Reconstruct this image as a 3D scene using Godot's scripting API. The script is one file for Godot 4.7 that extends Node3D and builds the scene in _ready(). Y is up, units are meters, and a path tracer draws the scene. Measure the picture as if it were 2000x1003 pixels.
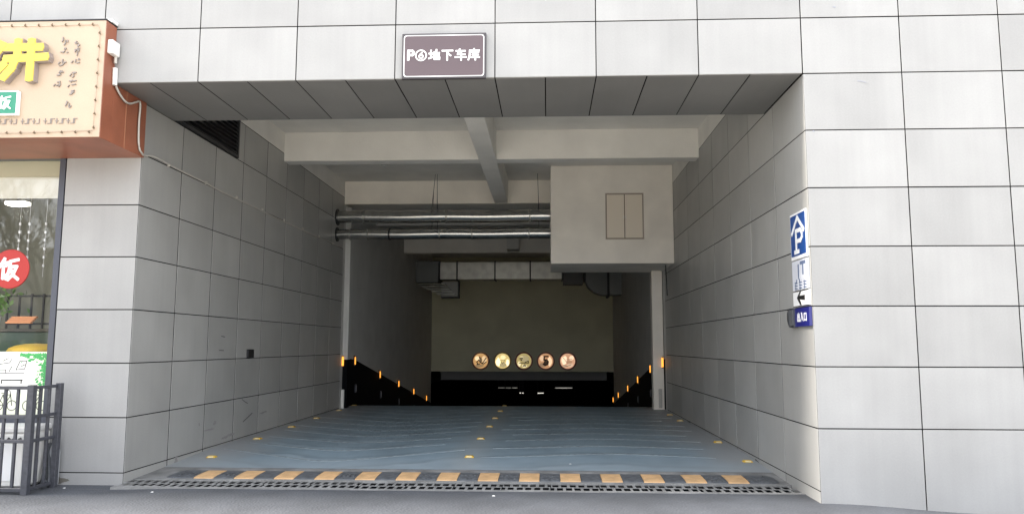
extends Node3D

# The passage: x runs right along the facade, y up, z towards the street. The fascia and the right facade stand at z = 0.
const XL := -0.41      # face of the left passage wall
const XR := 6.92       # face of the right passage wall
const ZP := -0.69      # face of the set-back pier on the left
const CH := 0.6        # height of one course of panels
const PW := 1.0639     # width of a fascia panel
const PX := 0.5361     # a joint of the fascia
const CREST := -10.3
const SLOPE := 0.155

var rng := RandomNumberGenerator.new()
var panel_cache := {}
var m := {}

# ---------------------------------------------------------------- helpers
func lin(r: float, g: float, b: float) -> Color:
	return Color(r, g, b).linear_to_srgb()

func mat(c: Color, rough := 0.6, metal := 0.0, tex: Texture2D = null, scale := 0.4, nrm: Texture2D = null, nscale := 0.4) -> StandardMaterial3D:
	var s := StandardMaterial3D.new()
	s.albedo_color = c
	s.roughness = rough
	s.metallic = metal
	if tex or nrm:
		s.uv1_triplanar = true
		s.uv1_world_triplanar = true
		s.uv1_scale = Vector3(scale, scale, scale)
	if tex:
		s.albedo_texture = tex
	if nrm:
		s.normal_enabled = true
		s.normal_texture = nrm
		s.normal_scale = nscale
	return s

func glow(c: Color, e: float) -> StandardMaterial3D:
	var s := StandardMaterial3D.new()
	s.albedo_color = c
	s.emission_enabled = true
	s.emission = c
	s.emission_energy_multiplier = e
	s.roughness = 0.5
	return s

func noise(sd: int, freq: float, oct := 4) -> FastNoiseLite:
	var n := FastNoiseLite.new()
	n.seed = sd
	n.frequency = freq
	n.fractal_octaves = oct
	n.noise_type = FastNoiseLite.TYPE_SIMPLEX_SMOOTH
	return n

func stain_tex(sd: int, broad: float, fine: float, f1 := 0.006, f2 := 0.2, size := 512, streak := 0.0) -> ImageTexture:
	var a := noise(sd, f1, 4).get_seamless_image(size, size).get_data()
	var b := noise(sd + 1, f2, 2).get_seamless_image(size, size).get_data()
	var c := noise(sd + 2, 0.05, 3).get_seamless_image(size, 8).get_data()
	var out := PackedByteArray()
	out.resize(size * size * 3)
	for i in size * size:
		var v := 1.0 - broad * (a[i] / 255.0) - fine * (b[i] / 255.0) - streak * (c[i % size] / 255.0)
		var k := int(clampf(v, 0.0, 1.0) * 255.0)
		out[i * 3] = k
		out[i * 3 + 1] = k
		out[i * 3 + 2] = k
	return ImageTexture.create_from_image(Image.create_from_data(size, size, false, Image.FORMAT_RGB8, out))

func bump_tex(sd: int, freq: float, strength: float, size := 512) -> ImageTexture:
	var im := noise(sd, freq, 4).get_seamless_image(size, size)
	im.convert(Image.FORMAT_RGB8)
	im.bump_map_to_normal_map(strength)
	return ImageTexture.create_from_image(im)

func st() -> SurfaceTool:
	var s := SurfaceTool.new()
	s.begin(Mesh.PRIMITIVE_TRIANGLES)
	s.set_smooth_group(-1)
	return s

# a, b, c, d run counter-clockwise as seen from the front
func quad(s: SurfaceTool, a: Vector3, b: Vector3, c: Vector3, d: Vector3) -> void:
	for p in [a, c, b, a, d, c]:
		s.add_vertex(p)

func tri(s: SurfaceTool, a: Vector3, b: Vector3, c: Vector3) -> void:
	for p in [a, c, b]:
		s.add_vertex(p)

func hexa(s: SurfaceTool, p: Array) -> void:   # p[0..3] the back ring, p[4..7] the front ring, both counter-clockwise seen from the front
	quad(s, p[4], p[5], p[6], p[7])
	quad(s, p[3], p[2], p[1], p[0])
	for i in 4:
		var j := (i + 1) % 4
		quad(s, p[i], p[j], p[j + 4], p[i + 4])

func box(s: SurfaceTool, a: Vector3, b: Vector3) -> void:
	hexa(s, [Vector3(a.x, a.y, a.z), Vector3(b.x, a.y, a.z), Vector3(b.x, b.y, a.z), Vector3(a.x, b.y, a.z), Vector3(a.x, a.y, b.z), Vector3(b.x, a.y, b.z), Vector3(b.x, b.y, b.z), Vector3(a.x, b.y, b.z)])

func bevel_box(s: SurfaceTool, a: Vector3, b: Vector3, r: float) -> void:   # all twelve edges chamfered
	var c := (a + b) * 0.5
	var h := (b - a) * 0.5
	var v := func(x: float, y: float, z: float) -> Vector3: return c + Vector3(x, y, z)
	for sg in [-1.0, 1.0]:
		var f := [[v.call(sg * h.x, -h.y + r, -h.z + r), v.call(sg * h.x, h.y - r, -h.z + r), v.call(sg * h.x, h.y - r, h.z - r), v.call(sg * h.x, -h.y + r, h.z - r)],
			[v.call(-h.x + r, sg * h.y, -h.z + r), v.call(-h.x + r, sg * h.y, h.z - r), v.call(h.x - r, sg * h.y, h.z - r), v.call(h.x - r, sg * h.y, -h.z + r)],
			[v.call(-h.x + r, -h.y + r, sg * h.z), v.call(h.x - r, -h.y + r, sg * h.z), v.call(h.x - r, h.y - r, sg * h.z), v.call(-h.x + r, h.y - r, sg * h.z)]]
		for q in f:
			face_out(s, q, c)
	for s1 in [-1.0, 1.0]:
		for s2 in [-1.0, 1.0]:
			face_out(s, [v.call(s1 * h.x, s2 * (h.y - r), -h.z + r), v.call(s1 * (h.x - r), s2 * h.y, -h.z + r), v.call(s1 * (h.x - r), s2 * h.y, h.z - r), v.call(s1 * h.x, s2 * (h.y - r), h.z - r)], c)
			face_out(s, [v.call(s1 * h.x, -h.y + r, s2 * (h.z - r)), v.call(s1 * (h.x - r), -h.y + r, s2 * h.z), v.call(s1 * (h.x - r), h.y - r, s2 * h.z), v.call(s1 * h.x, h.y - r, s2 * (h.z - r))], c)
			face_out(s, [v.call(-h.x + r, s1 * h.y, s2 * (h.z - r)), v.call(-h.x + r, s1 * (h.y - r), s2 * h.z), v.call(h.x - r, s1 * (h.y - r), s2 * h.z), v.call(h.x - r, s1 * h.y, s2 * (h.z - r))], c)
			for s3 in [-1.0, 1.0]:
				var t := [v.call(s1 * h.x, s2 * (h.y - r), s3 * (h.z - r)), v.call(s1 * (h.x - r), s2 * h.y, s3 * (h.z - r)), v.call(s1 * (h.x - r), s2 * (h.y - r), s3 * h.z)]
				if (t[1] - t[0]).cross(t[2] - t[0]).dot(t[0] - c) < 0:
					t.reverse()
				tri(s, t[0], t[1], t[2])

func face_out(s: SurfaceTool, q: Array, c: Vector3) -> void:
	if (q[1] - q[0]).cross(q[2] - q[0]).dot((q[0] + q[2]) * 0.5 - c) < 0:
		q.reverse()
	quad(s, q[0], q[1], q[2], q[3])

func ring_dirs(d: Vector3) -> Array:
	var up := Vector3.UP if absf(d.y) < 0.9 else Vector3.RIGHT
	var a := d.cross(up).normalized()
	return [a, a.cross(d).normalized()]

func tube(s: SurfaceTool, pts: Array, r0: float, r1 := -1.0, n := 10, caps := true) -> void:
	if r1 < 0.0:
		r1 = r0
	var rings := []
	for i in pts.size():
		var d: Vector3 = (pts[mini(i + 1, pts.size() - 1)] - pts[maxi(i - 1, 0)]).normalized()
		var ax := ring_dirs(d)
		var r := lerpf(r0, r1, float(i) / (pts.size() - 1))
		var ring := []
		for k in n:
			var t := TAU * k / n
			ring.append(pts[i] + (ax[0] * cos(t) + ax[1] * sin(t)) * r)
		rings.append(ring)
	s.set_smooth_group(1)
	for i in pts.size() - 1:
		for k in n:
			var j := (k + 1) % n
			quad(s, rings[i][k], rings[i][j], rings[i + 1][j], rings[i + 1][k])
	s.set_smooth_group(-1)
	if caps:
		for k in n:
			var j := (k + 1) % n
			tri(s, pts[0], rings[0][j], rings[0][k])
			tri(s, pts[-1], rings[-1][k], rings[-1][j])

# a lathed shape: profile of Vector2(radius, height) along the axis n from o
func lathe(s: SurfaceTool, o: Vector3, ax: Vector3, prof: Array, n := 24, smooth := false) -> void:
	var d := ring_dirs(ax)
	for i in prof.size() - 1:
		for k in n:
			var t := TAU * k / n
			var u := TAU * (k + 1) / n
			var e: Vector3 = d[0] * cos(t) + d[1] * sin(t)
			var f: Vector3 = d[0] * cos(u) + d[1] * sin(u)
			s.set_smooth_group(1 if smooth else -1)
			var a: Vector3 = o + e * prof[i].x + ax * prof[i].y
			var b: Vector3 = o + f * prof[i].x + ax * prof[i].y
			var c: Vector3 = o + f * prof[i + 1].x + ax * prof[i + 1].y
			var g: Vector3 = o + e * prof[i + 1].x + ax * prof[i + 1].y
			if prof[i + 1].x < 0.0001:
				tri(s, a, b, c)
			elif prof[i].x < 0.0001:
				tri(s, a, c, g)
			else:
				quad(s, a, b, c, g)
	s.set_smooth_group(-1)

# flat-faced strokes (lettering) in the plane of f: each polyline becomes a prism of that width, standing depth proud of the plane
func strokes(s: SurfaceTool, f: Transform3D, lines: Array, size: float, width: float, depth: float, at := Vector2.ZERO) -> void:
	var lift := 0.0
	for l in lines:
		for i in range(0, l.size() - 2, 2):
			var a := Vector2(l[i], l[i + 1]) * size / 100.0 + at
			var b := Vector2(l[i + 2], l[i + 3]) * size / 100.0 + at
			var d := (b - a).normalized()
			var e := Vector2(-d.y, d.x) * width * 0.5
			a -= d * width * 0.38
			b += d * width * 0.38
			var p := []
			for z in [0.0, depth + lift]:
				for q in [a - e, b - e, b + e, a + e]:
					p.append(f * Vector3(q.x, q.y, z))
			hexa(s, p)
			lift += 0.00012

# the same with round ends and joints
func brush(s: SurfaceTool, f: Transform3D, lines: Array, size: float, width: float, depth: float, at := Vector2.ZERO) -> void:
	strokes(s, f, lines, size, width, depth, at)
	var k := 0
	for l in lines:
		for i in range(0, l.size(), 2):
			var c := Vector2(l[i], l[i + 1]) * size / 100.0 + at
			k += 1
			var dd := depth + 0.0006 + k * 0.0001
			for j in 12:
				var t := TAU * j / 12.0
				var u := TAU * (j + 1) / 12.0
				var a := c + Vector2(cos(t), sin(t)) * width * 0.5
				var b := c + Vector2(cos(u), sin(u)) * width * 0.5
				tri(s, f * Vector3(c.x, c.y, dd), f * Vector3(a.x, a.y, dd), f * Vector3(b.x, b.y, dd))
				quad(s, f * Vector3(a.x, a.y, 0), f * Vector3(b.x, b.y, 0), f * Vector3(b.x, b.y, dd), f * Vector3(a.x, a.y, dd))

func plate(s: SurfaceTool, f: Transform3D, poly: PackedVector2Array, z0: float, z1: float) -> void:   # an extruded outline, counter-clockwise
	var ids := Geometry2D.triangulate_polygon(poly)
	for i in range(0, ids.size(), 3):
		var t := [poly[ids[i]], poly[ids[i + 1]], poly[ids[i + 2]]]
		if (t[1] - t[0]).cross(t[2] - t[0]) < 0:
			t.reverse()
		tri(s, f * Vector3(t[0].x, t[0].y, z1), f * Vector3(t[1].x, t[1].y, z1), f * Vector3(t[2].x, t[2].y, z1))
	for i in poly.size():
		var a := poly[i]
		var b := poly[(i + 1) % poly.size()]
		quad(s, f * Vector3(a.x, a.y, z0), f * Vector3(b.x, b.y, z0), f * Vector3(b.x, b.y, z1), f * Vector3(a.x, a.y, z1))

func rounded(a: Vector2, b: Vector2, r: float) -> PackedVector2Array:
	var out := PackedVector2Array()
	var cs := [Vector2(b.x - r, b.y - r), Vector2(a.x + r, b.y - r), Vector2(a.x + r, a.y + r), Vector2(b.x - r, a.y + r)]
	for q in 4:
		for k in 5:
			var t := PI / 2 * (q + k / 4.0)
			out.append(cs[q] + Vector2(cos(t), sin(t)) * r)
	return out

func frame_of(o: Vector3, u: Vector3, v: Vector3) -> Transform3D:
	return Transform3D(Basis(u, v, u.cross(v)), o)

func commit(called: String, s: SurfaceTool, material: Material, parent: Node3D) -> MeshInstance3D:   # shapes are given in the scene's coordinates
	s.generate_normals()
	var o := MeshInstance3D.new()
	o.name = called
	o.mesh = s.commit()
	o.material_override = material
	parent.add_child(o, true)
	o.global_transform = Transform3D()
	return o

func numbered(called: String) -> String:
	if not has_node(NodePath(called)):
		return called
	var k := 1
	while has_node(NodePath("%s_%03d" % [called, k])):
		k += 1
	return "%s_%03d" % [called, k]

func thing(called: String, at: Vector3, label: String, category: String, group := "") -> Node3D:
	var o := Node3D.new()
	o.name = numbered(called)
	add_child(o)
	o.position = at
	o.set_meta("label", label)
	o.set_meta("category", category)
	if group:
		o.set_meta("group", group)
	return o

func structure(called: String, s: SurfaceTool, material: Material, label: String) -> MeshInstance3D:
	var o := commit(numbered(called), s, material, self)
	o.set_meta("kind", "structure")
	o.set_meta("label", label)
	return o

func panel_mesh(w: float, h: float) -> ArrayMesh:
	var key := "%.3f %.3f" % [w, h]
	if not panel_cache.has(key):
		var s := st()
		var r := 0.0022
		var ft := [Vector3(r, r, 0), Vector3(w - r, r, 0), Vector3(w - r, h - r, 0), Vector3(r, h - r, 0)]
		var mid := [Vector3(0, 0, -r), Vector3(w, 0, -r), Vector3(w, h, -r), Vector3(0, h, -r)]
		var bk := [Vector3(0, 0, -0.022), Vector3(w, 0, -0.022), Vector3(w, h, -0.022), Vector3(0, h, -0.022)]
		quad(s, ft[0], ft[1], ft[2], ft[3])
		for i in 4:
			var j := (i + 1) % 4
			quad(s, mid[i], mid[j], ft[j], ft[i])
			quad(s, bk[i], bk[j], mid[j], mid[i])
		s.generate_normals()
		panel_cache[key] = s.commit()
	return panel_cache[key]

# one cladding panel: lower left corner o on the wall's face, u along it, v up it
func panel(parent: Node3D, o: Vector3, u: Vector3, v: Vector3, w: float, h: float, set_of: String, gap := 0.0052, gap_v := 0.0055) -> void:
	if w < 0.03 or h < 0.03:
		return
	var n := u.cross(v)
	var p := MeshInstance3D.new()
	p.name = "panel"
	p.mesh = panel_mesh(w - 2 * gap, h - 2 * gap_v)
	var k: int = rng.randi() % 6
	p.material_override = m[set_of + str(k)]
	parent.add_child(p, true)
	var b := Basis(u, v, n)
	b = Basis(v, rng.randfn(0.0, 0.0006)) * Basis(u, rng.randfn(0.0, 0.0008)) * b
	p.global_transform = Transform3D(b, o + u * gap + v * gap_v + n * rng.randf_range(-0.0012, 0.0008))

# dirt with an uneven outline: each entry is centre, half width, half height
func lane_z(x: float) -> float:   # how the zigzag runs across the two lanes
	if x < 3.24:
		return -sqrt(pow(x - 1.42, 2.0) + 0.06) * 0.58
	return -1.586 + 0.28 * sqrt(pow(x - 5.09, 2.0) + 0.06)

func smudges(t: Node3D, f: Transform3D, list: Array, c: Color) -> void:
	var dirt := mat(c, 0.9)
	for e in list:
		for q in 3:
			var s := st()
			var poly := PackedVector2Array()
			var cc := Vector2(e[0] + rng.randf_range(-0.5, 0.5) * e[2], e[1] + rng.randf_range(-0.6, 0.6) * e[3])
			for k in 14:
				var a := TAU * k / 14.0
				var rr := rng.randf_range(0.35, 0.8)
				poly.append(cc + Vector2(cos(a) * e[2] * rr, sin(a) * e[3] * rr))
			plate(s, f, poly, 0.0, 0.0004 + 0.0003 * q)
			commit("grime", s, dirt, t)

func floor_y(z: float) -> float:
	if z > CREST:
		return lerpf(-0.105, -0.02, smoothstep(-0.4, -3.5, z))
	var d := CREST - z
	if d < 1.2:
		return -0.02 - SLOPE * d * d / 2.4
	return -0.02 - SLOPE * 0.6 - SLOPE * (minf(d, 26.0) - 1.2)

func ground_y(x: float, z: float) -> float:
	var y := -0.112 - 0.012 * clampf(z, 0.0, 6.0)
	y -= 0.085 * smoothstep(6.95, 8.6, x) * (1.0 - smoothstep(2.0, 6.0, z))
	y -= 0.022 * smoothstep(0.6, -0.6, x)
	return y

# ---------------------------------------------------------------- scene
func _ready() -> void:
	rng.seed = 7
	set_camera_and_light()
	make_materials()
	make_ground()
	make_facade()
	make_passage_walls()
	make_ceiling()
	make_ramp()
	make_service_box()
	make_pipes()
	make_rear_duct()
	make_discs()
	make_floor_items()
	make_name_sign()
	make_wall_signs()
	make_shop_sign()
	make_cable()
	make_shop()
	make_fence()
	make_street()

func set_camera_and_light() -> void:
	var cam := Camera3D.new()
	cam.name = "camera"
	var pitch := 0.1141
	var yaw := 0.0453
	var roll := 0.0017
	var fw := Vector3(-sin(yaw) * cos(pitch), sin(pitch), -cos(yaw) * cos(pitch))
	var r0 := Vector3(cos(yaw), 0, -sin(yaw))
	var u0 := r0.cross(fw)
	var r := r0 * cos(roll) + u0 * sin(roll)
	var u := -r0 * sin(roll) + u0 * cos(roll)
	cam.transform = Transform3D(Basis(r, u, -fw), Vector3(4.2666, 1.4059, 7.826))
	cam.fov = rad_to_deg(2.0 * atan(501.5 / 1505.3579))
	cam.near = 0.05
	cam.far = 600.0
	add_child(cam)
	cam.current = true
	var e := Environment.new()
	e.background_mode = Environment.BG_SKY
	var sm := ProceduralSkyMaterial.new()
	sm.sky_top_color = Color(0.83, 0.85, 0.885)
	sm.sky_horizon_color = Color(0.912, 0.918, 0.926)
	sm.sky_curve = 0.2
	sm.ground_bottom_color = Color(0.42, 0.42, 0.42)
	sm.ground_horizon_color = Color(0.6, 0.61, 0.62)
	sm.sun_angle_max = 40.0
	sm.sun_curve = 0.2
	e.sky = Sky.new()
	e.sky.sky_material = sm
	e.tonemap_mode = Environment.TONE_MAPPER_LINEAR
	e.tonemap_exposure = 4.3
	e.sdfgi_enabled = true
	e.ssao_enabled = true
	e.ssil_enabled = true
	var we := WorldEnvironment.new()
	we.name = "environment"
	we.environment = e
	add_child(we)
	var sun := DirectionalLight3D.new()
	sun.name = "sun"
	sun.light_energy = 1.5
	sun.light_angular_distance = 19.0
	sun.light_color = Color(1.0, 0.97, 0.93)
	sun.shadow_enabled = true
	add_child(sun)
	sun.look_at_from_position(Vector3(-7.0, 7.0, -0.40), Vector3.ZERO)

func make_materials() -> void:
	var stone := stain_tex(11, 0.075, 0.03, 0.004, 0.25, 512, 0.02)
	var stone_bump := bump_tex(21, 0.02, 1.0)
	for k in 6:
		var t: float = 0.34 + [0.0, 0.014, -0.016, 0.022, -0.010, 0.006][k]
		var p := mat(lin(t, t * 0.995, t * 0.985), 0.46, 0.0, stone, 0.33, stone_bump, 0.12)
		p.uv1_offset = Vector3(k * 0.37, k * 0.21, k * 0.53)
		m["stone" + str(k)] = p
		var q: float = 0.395 + [0.0, 0.02, -0.022, 0.03, -0.014, 0.01][k]
		var i := mat(lin(q, q * 0.993, q * 0.955), 0.42, 0.0, stone, 0.33, stone_bump, 0.15)
		i.uv1_offset = Vector3(k * 0.31, k * 0.47, k * 0.17)
		m["inner" + str(k)] = i
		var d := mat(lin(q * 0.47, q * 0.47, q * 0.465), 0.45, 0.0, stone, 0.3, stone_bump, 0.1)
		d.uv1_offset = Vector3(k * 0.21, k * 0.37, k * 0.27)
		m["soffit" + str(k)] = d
	m.joint = mat(lin(0.004, 0.004, 0.0045), 0.9)
	m.joint.metallic_specular = 0.1
	var plaster := stain_tex(31, 0.06, 0.04, 0.005, 0.3)
	var plaster_bump := bump_tex(33, 0.12, 2.0)
	m.plaster = mat(lin(0.80, 0.78, 0.735), 0.85, 0.0, plaster, 0.4, plaster_bump, 0.25)
	m.cream = mat(lin(0.93, 0.88, 0.80), 0.8, 0.0, plaster, 0.4, plaster_bump, 0.2)
	m.grey_plaster = mat(lin(0.66, 0.66, 0.64), 0.85, 0.0, plaster, 0.35, plaster_bump, 0.25)
	m.olive = mat(lin(0.71, 0.68, 0.50), 0.8, 0.0, plaster, 0.25, plaster_bump, 0.25)
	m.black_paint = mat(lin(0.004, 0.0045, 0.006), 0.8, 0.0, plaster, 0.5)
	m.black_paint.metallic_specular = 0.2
	m.white_paint = mat(lin(0.74, 0.73, 0.70), 0.5)
	m.dark_metal = mat(lin(0.02, 0.021, 0.024), 0.5, 0.3)
	m.zinc = mat(lin(0.62, 0.62, 0.60), 0.24, 1.0, stain_tex(41, 0.12, 0.06, 0.012, 0.2), 0.9, bump_tex(43, 0.03, 1.5), 0.12)
	m.zinc_dull = mat(lin(0.5, 0.5, 0.47), 0.38, 1.0, stain_tex(45, 0.16, 0.05, 0.004, 0.2), 0.8, bump_tex(47, 0.01, 1.0), 0.12)
	m.asphalt = mat(lin(0.093, 0.100, 0.115), 0.8, 0.0, stain_tex(51, 0.16, 0.20, 0.006, 0.35, 1024), 0.22, bump_tex(53, 0.25, 3.0), 0.35)
	m.bounce_paving = mat(lin(0.62, 0.595, 0.54), 0.85, 0.0, stain_tex(56, 0.2, 0.15, 0.01, 0.3), 0.4)
	m.concrete = mat(lin(0.34, 0.34, 0.335), 0.82, 0.0, stain_tex(55, 0.3, 0.15, 0.01, 0.3), 0.6, bump_tex(57, 0.15, 2.5), 0.3)
	m.ramp = mat(lin(0.13, 0.14, 0.15), 0.6, 0.0, stain_tex(59, 0.3, 0.1, 0.008, 0.2), 0.3)
	m.yellow_rubber = mat(lin(0.80, 0.50, 0.25), 0.65, 0.0, stain_tex(61, 0.16, 0.16, 0.015, 0.25), 0.7)
	m.black_rubber = mat(lin(0.16, 0.172, 0.19), 0.6, 0.0, stain_tex(63, 0.3, 0.2, 0.02, 0.25), 1.1)
	m.rib = mat(lin(0.45, 0.53, 0.58), 0.55, 0.0, stain_tex(81, 0.4, 0.1, 0.02, 0.2), 0.9)
	m.stud_yellow = mat(lin(0.72, 0.46, 0.06), 0.4)
	m.stud_pale = mat(lin(0.75, 0.66, 0.42), 0.35)
	m.white_print = mat(lin(0.85, 0.85, 0.85), 0.5)
	m.black_print = mat(lin(0.012, 0.012, 0.012), 0.5)
	m.grey_print = mat(lin(0.26, 0.27, 0.31), 0.5)
	m.mauve = mat(lin(0.085, 0.058, 0.066), 0.42)
	m.sign_edge = mat(lin(0.05, 0.045, 0.05), 0.5)
	m.blue = mat(lin(0.010, 0.062, 0.25), 0.35)
	m.navy = mat(lin(0.014, 0.016, 0.15), 0.35)
	m.copper = mat(lin(0.37, 0.125, 0.068), 0.42, 0.0, stain_tex(65, 0.16, 0.06, 0.006, 0.2), 0.5)
	m.sign_face = mat(lin(0.48, 0.37, 0.27), 0.45, 0.0, stain_tex(67, 0.05, 0.03), 0.5)
	m.letter_yellow = mat(lin(0.62, 0.47, 0.06), 0.35)
	m.letter_side = mat(lin(0.30, 0.25, 0.23), 0.5)
	m.green_sign = mat(lin(0.022, 0.21, 0.13), 0.4)
	m.red = mat(lin(0.38, 0.022, 0.018), 0.45)
	m.frame_grey = mat(lin(0.075, 0.08, 0.10), 0.42, 0.2)
	m.fence_grey = mat(lin(0.085, 0.088, 0.105), 0.48, 0.2, stain_tex(69, 0.2, 0.1, 0.02, 0.2), 1.5)
	m.cable = mat(lin(0.46, 0.44, 0.40), 0.5)
	m.bark = mat(lin(0.09, 0.075, 0.06), 0.9)
	m.leaf = mat(lin(0.05, 0.10, 0.03), 0.7)
	var g := StandardMaterial3D.new()
	g.transparency = BaseMaterial3D.TRANSPARENCY_ALPHA
	g.albedo_color = Color(0.85, 0.92, 0.9, 0.004)
	g.roughness = 0.02
	m.glass = g

# ---------------------------------------------------------------- ground
func make_ground() -> void:
	var xs := [-250.0, -60.0, -20.0]
	for i in 121:
		xs.append(-8.0 + i * 0.2)
	xs.append_array([30.0, 70.0, 250.0])
	var zs := [-0.46]
	for i in 40:
		zs.append(-0.4 + i * 0.2)
	zs.append_array([9.0, 14.0, 30.0, 80.0, 250.0])
	var s := st()
	s.set_smooth_group(0)
	for i in xs.size() - 1:
		for j in zs.size() - 1:
			var p := []
			for q in [[0, 1], [1, 1], [1, 0], [0, 0]]:
				var x: float = xs[i + q[0]]
				var z: float = zs[j + q[1]]
				p.append(Vector3(x, ground_y(x, z), z))
			quad(s, p[0], p[1], p[2], p[3])
	# beside and behind the building
	for side in [[-250.0, XL - 0.02], [XR + 0.02, 250.0]]:
		for k in 40:
			var x0 := lerpf(side[0], side[1], k / 40.0)
			var x1 := lerpf(side[0], side[1], (k + 1) / 40.0)
			quad(s, Vector3(x0, ground_y(x0, -0.46), -0.46), Vector3(x1, ground_y(x1, -0.46), -0.46), Vector3(x1, ground_y(x1, -0.46), -30), Vector3(x0, ground_y(x0, -0.46), -30))
	quad(s, Vector3(-250, -0.2, -30), Vector3(250, -0.2, -30), Vector3(250, -0.2, -250), Vector3(-250, -0.2, -250))
	structure("road", s, m.asphalt, "grey asphalt road in front of the garage entrance")
	# unseen pale ground, added behind the camera to bounce light inside
	s = st()
	s.set_smooth_group(0)
	box(s, Vector3(-90, -0.5, 2.4), Vector3(90, -0.08, 120))
	structure("bounce_paving", s, m.bounce_paving, "unseen pale ground added behind the camera to bounce light into the passage")
	# concrete apron with the channel of the drain
	s = st()
	var a := -0.105
	box(s, Vector3(XL, -0.6, -0.50), Vector3(XR, a - 0.001, -0.44))
	for j in 8:
		var z0 := -0.90 - j * 0.09
		var z1 := z0 - 0.09
		quad(s, Vector3(XL, floor_y(z0), z0), Vector3(XR, floor_y(z0), z0), Vector3(XR, floor_y(z1), z1), Vector3(XL, floor_y(z1), z1))
	quad(s, Vector3(XL, -0.6, -0.90), Vector3(XR, -0.6, -0.90), Vector3(XR, floor_y(-0.9), -0.90), Vector3(XL, floor_y(-0.9), -0.90))
	box(s, Vector3(XL, -0.62, -0.90), Vector3(XR, -0.40, -0.50))
	structure("apron", s, m.concrete, "pale concrete apron under the speed bump and the drain")
	# blue coated floor with lighter zigzag anti-slip lines and dust at the edges
	var w := 640
	var h := 960
	var im := Image.create(w, h, false, Image.FORMAT_RGB8)
	var n1 := noise(71, 0.9, 4)
	var n2 := noise(72, 3.5, 3)
	var n3 := noise(73, 0.35, 3)
	for py in h:
		var z := -1.6 - py * 9.6 / h
		for px in w:
			var x := XL + px * (XR - XL) / w
			var a1 := n1.get_noise_2d(x, z)
			var a2 := n2.get_noise_2d(x, z * 0.6)
			var c := Vector3(0.22, 0.295, 0.35) * (1.0 + 0.22 * a1 + 0.08 * a2)
			var lane := lane_z(x)
			var f := fposmod((z - lane + 0.16 * a1 + 0.10 * n3.get_noise_2d(x * 1.5, z * 1.5)) / 0.8, 1.0)
			var line := exp(-pow((f - 0.5) / 0.07, 2.0)) * clampf(0.65 + 1.9 * n3.get_noise_2d(x * 2.2, z * 2.2), 0.05, 1.3)
			var after := exp(-pow((f - 0.34) / 0.1, 2.0))
			c = c.lerp(Vector3(0.45, 0.52, 0.57), clampf(0.22 * line, 0, 1))
			c *= 1.0 - 0.2 * after
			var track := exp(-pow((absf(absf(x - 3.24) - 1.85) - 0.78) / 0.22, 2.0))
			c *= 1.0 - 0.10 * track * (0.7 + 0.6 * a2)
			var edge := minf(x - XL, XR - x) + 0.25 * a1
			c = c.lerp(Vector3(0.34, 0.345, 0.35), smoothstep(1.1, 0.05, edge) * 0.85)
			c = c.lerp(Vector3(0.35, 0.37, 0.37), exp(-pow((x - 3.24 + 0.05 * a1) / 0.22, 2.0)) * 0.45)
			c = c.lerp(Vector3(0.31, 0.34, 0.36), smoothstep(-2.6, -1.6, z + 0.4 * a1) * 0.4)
			im.set_pixel(px, py, Color(c.x, c.y, c.z).linear_to_srgb())
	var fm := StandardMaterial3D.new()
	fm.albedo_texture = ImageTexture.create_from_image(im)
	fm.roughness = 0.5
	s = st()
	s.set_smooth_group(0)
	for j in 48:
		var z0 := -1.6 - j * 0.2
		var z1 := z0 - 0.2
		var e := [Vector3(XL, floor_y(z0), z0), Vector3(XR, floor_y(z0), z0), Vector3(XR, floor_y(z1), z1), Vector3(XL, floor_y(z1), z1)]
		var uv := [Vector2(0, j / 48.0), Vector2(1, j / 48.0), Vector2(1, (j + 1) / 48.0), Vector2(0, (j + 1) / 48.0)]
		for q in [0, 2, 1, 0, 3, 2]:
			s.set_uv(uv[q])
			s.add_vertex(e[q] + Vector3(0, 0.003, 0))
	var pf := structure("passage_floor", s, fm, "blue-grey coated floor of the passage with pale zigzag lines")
	# low raised ribs against slipping, worn paler than the floor
	for side in 2:
		var c := 1.42 if side == 0 else 5.09
		var hw := 1.45 if side == 0 else 1.4
		for k in 12:
			var zc := -2.05 - k * 0.78 + rng.randf_range(-0.05, 0.05)
			var xa := c - hw - rng.randf_range(-0.1, 0.3)
			var xb := minf(c + hw + rng.randf_range(-0.1, 0.3), XR - 0.1)
			s = st()
			var ph := rng.randf() * 6.0
			var ok := true
			for q in 24:
				var e := []
				for at in [q, q + 1]:
					var x := lerpf(xa, xb, at / 24.0)
					var z := zc + lane_z(x) - (-0.12 if side == 0 else lane_z(c) - 0.1) + 0.025 * sin(x * 2.1 + ph)
					var wd := 0.042 * minf(1.0, 4.0 * minf(at, 24 - at) / 24.0 + 0.12)
					ok = ok and z < -1.75 and z > -10.4
					var y := floor_y(z) + 0.003
					e.append([Vector3(x, y - 0.001, z + wd), Vector3(x, y + 0.0025, z + wd * 0.8), Vector3(x, y + 0.0025, z - wd * 0.8), Vector3(x, y - 0.001, z - wd)])
				for v in 3:
					quad(s, e[0][v], e[1][v], e[1][v + 1], e[0][v + 1])
			if ok:
				commit("anti_slip_rib", s, m.rib, pf)

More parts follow.
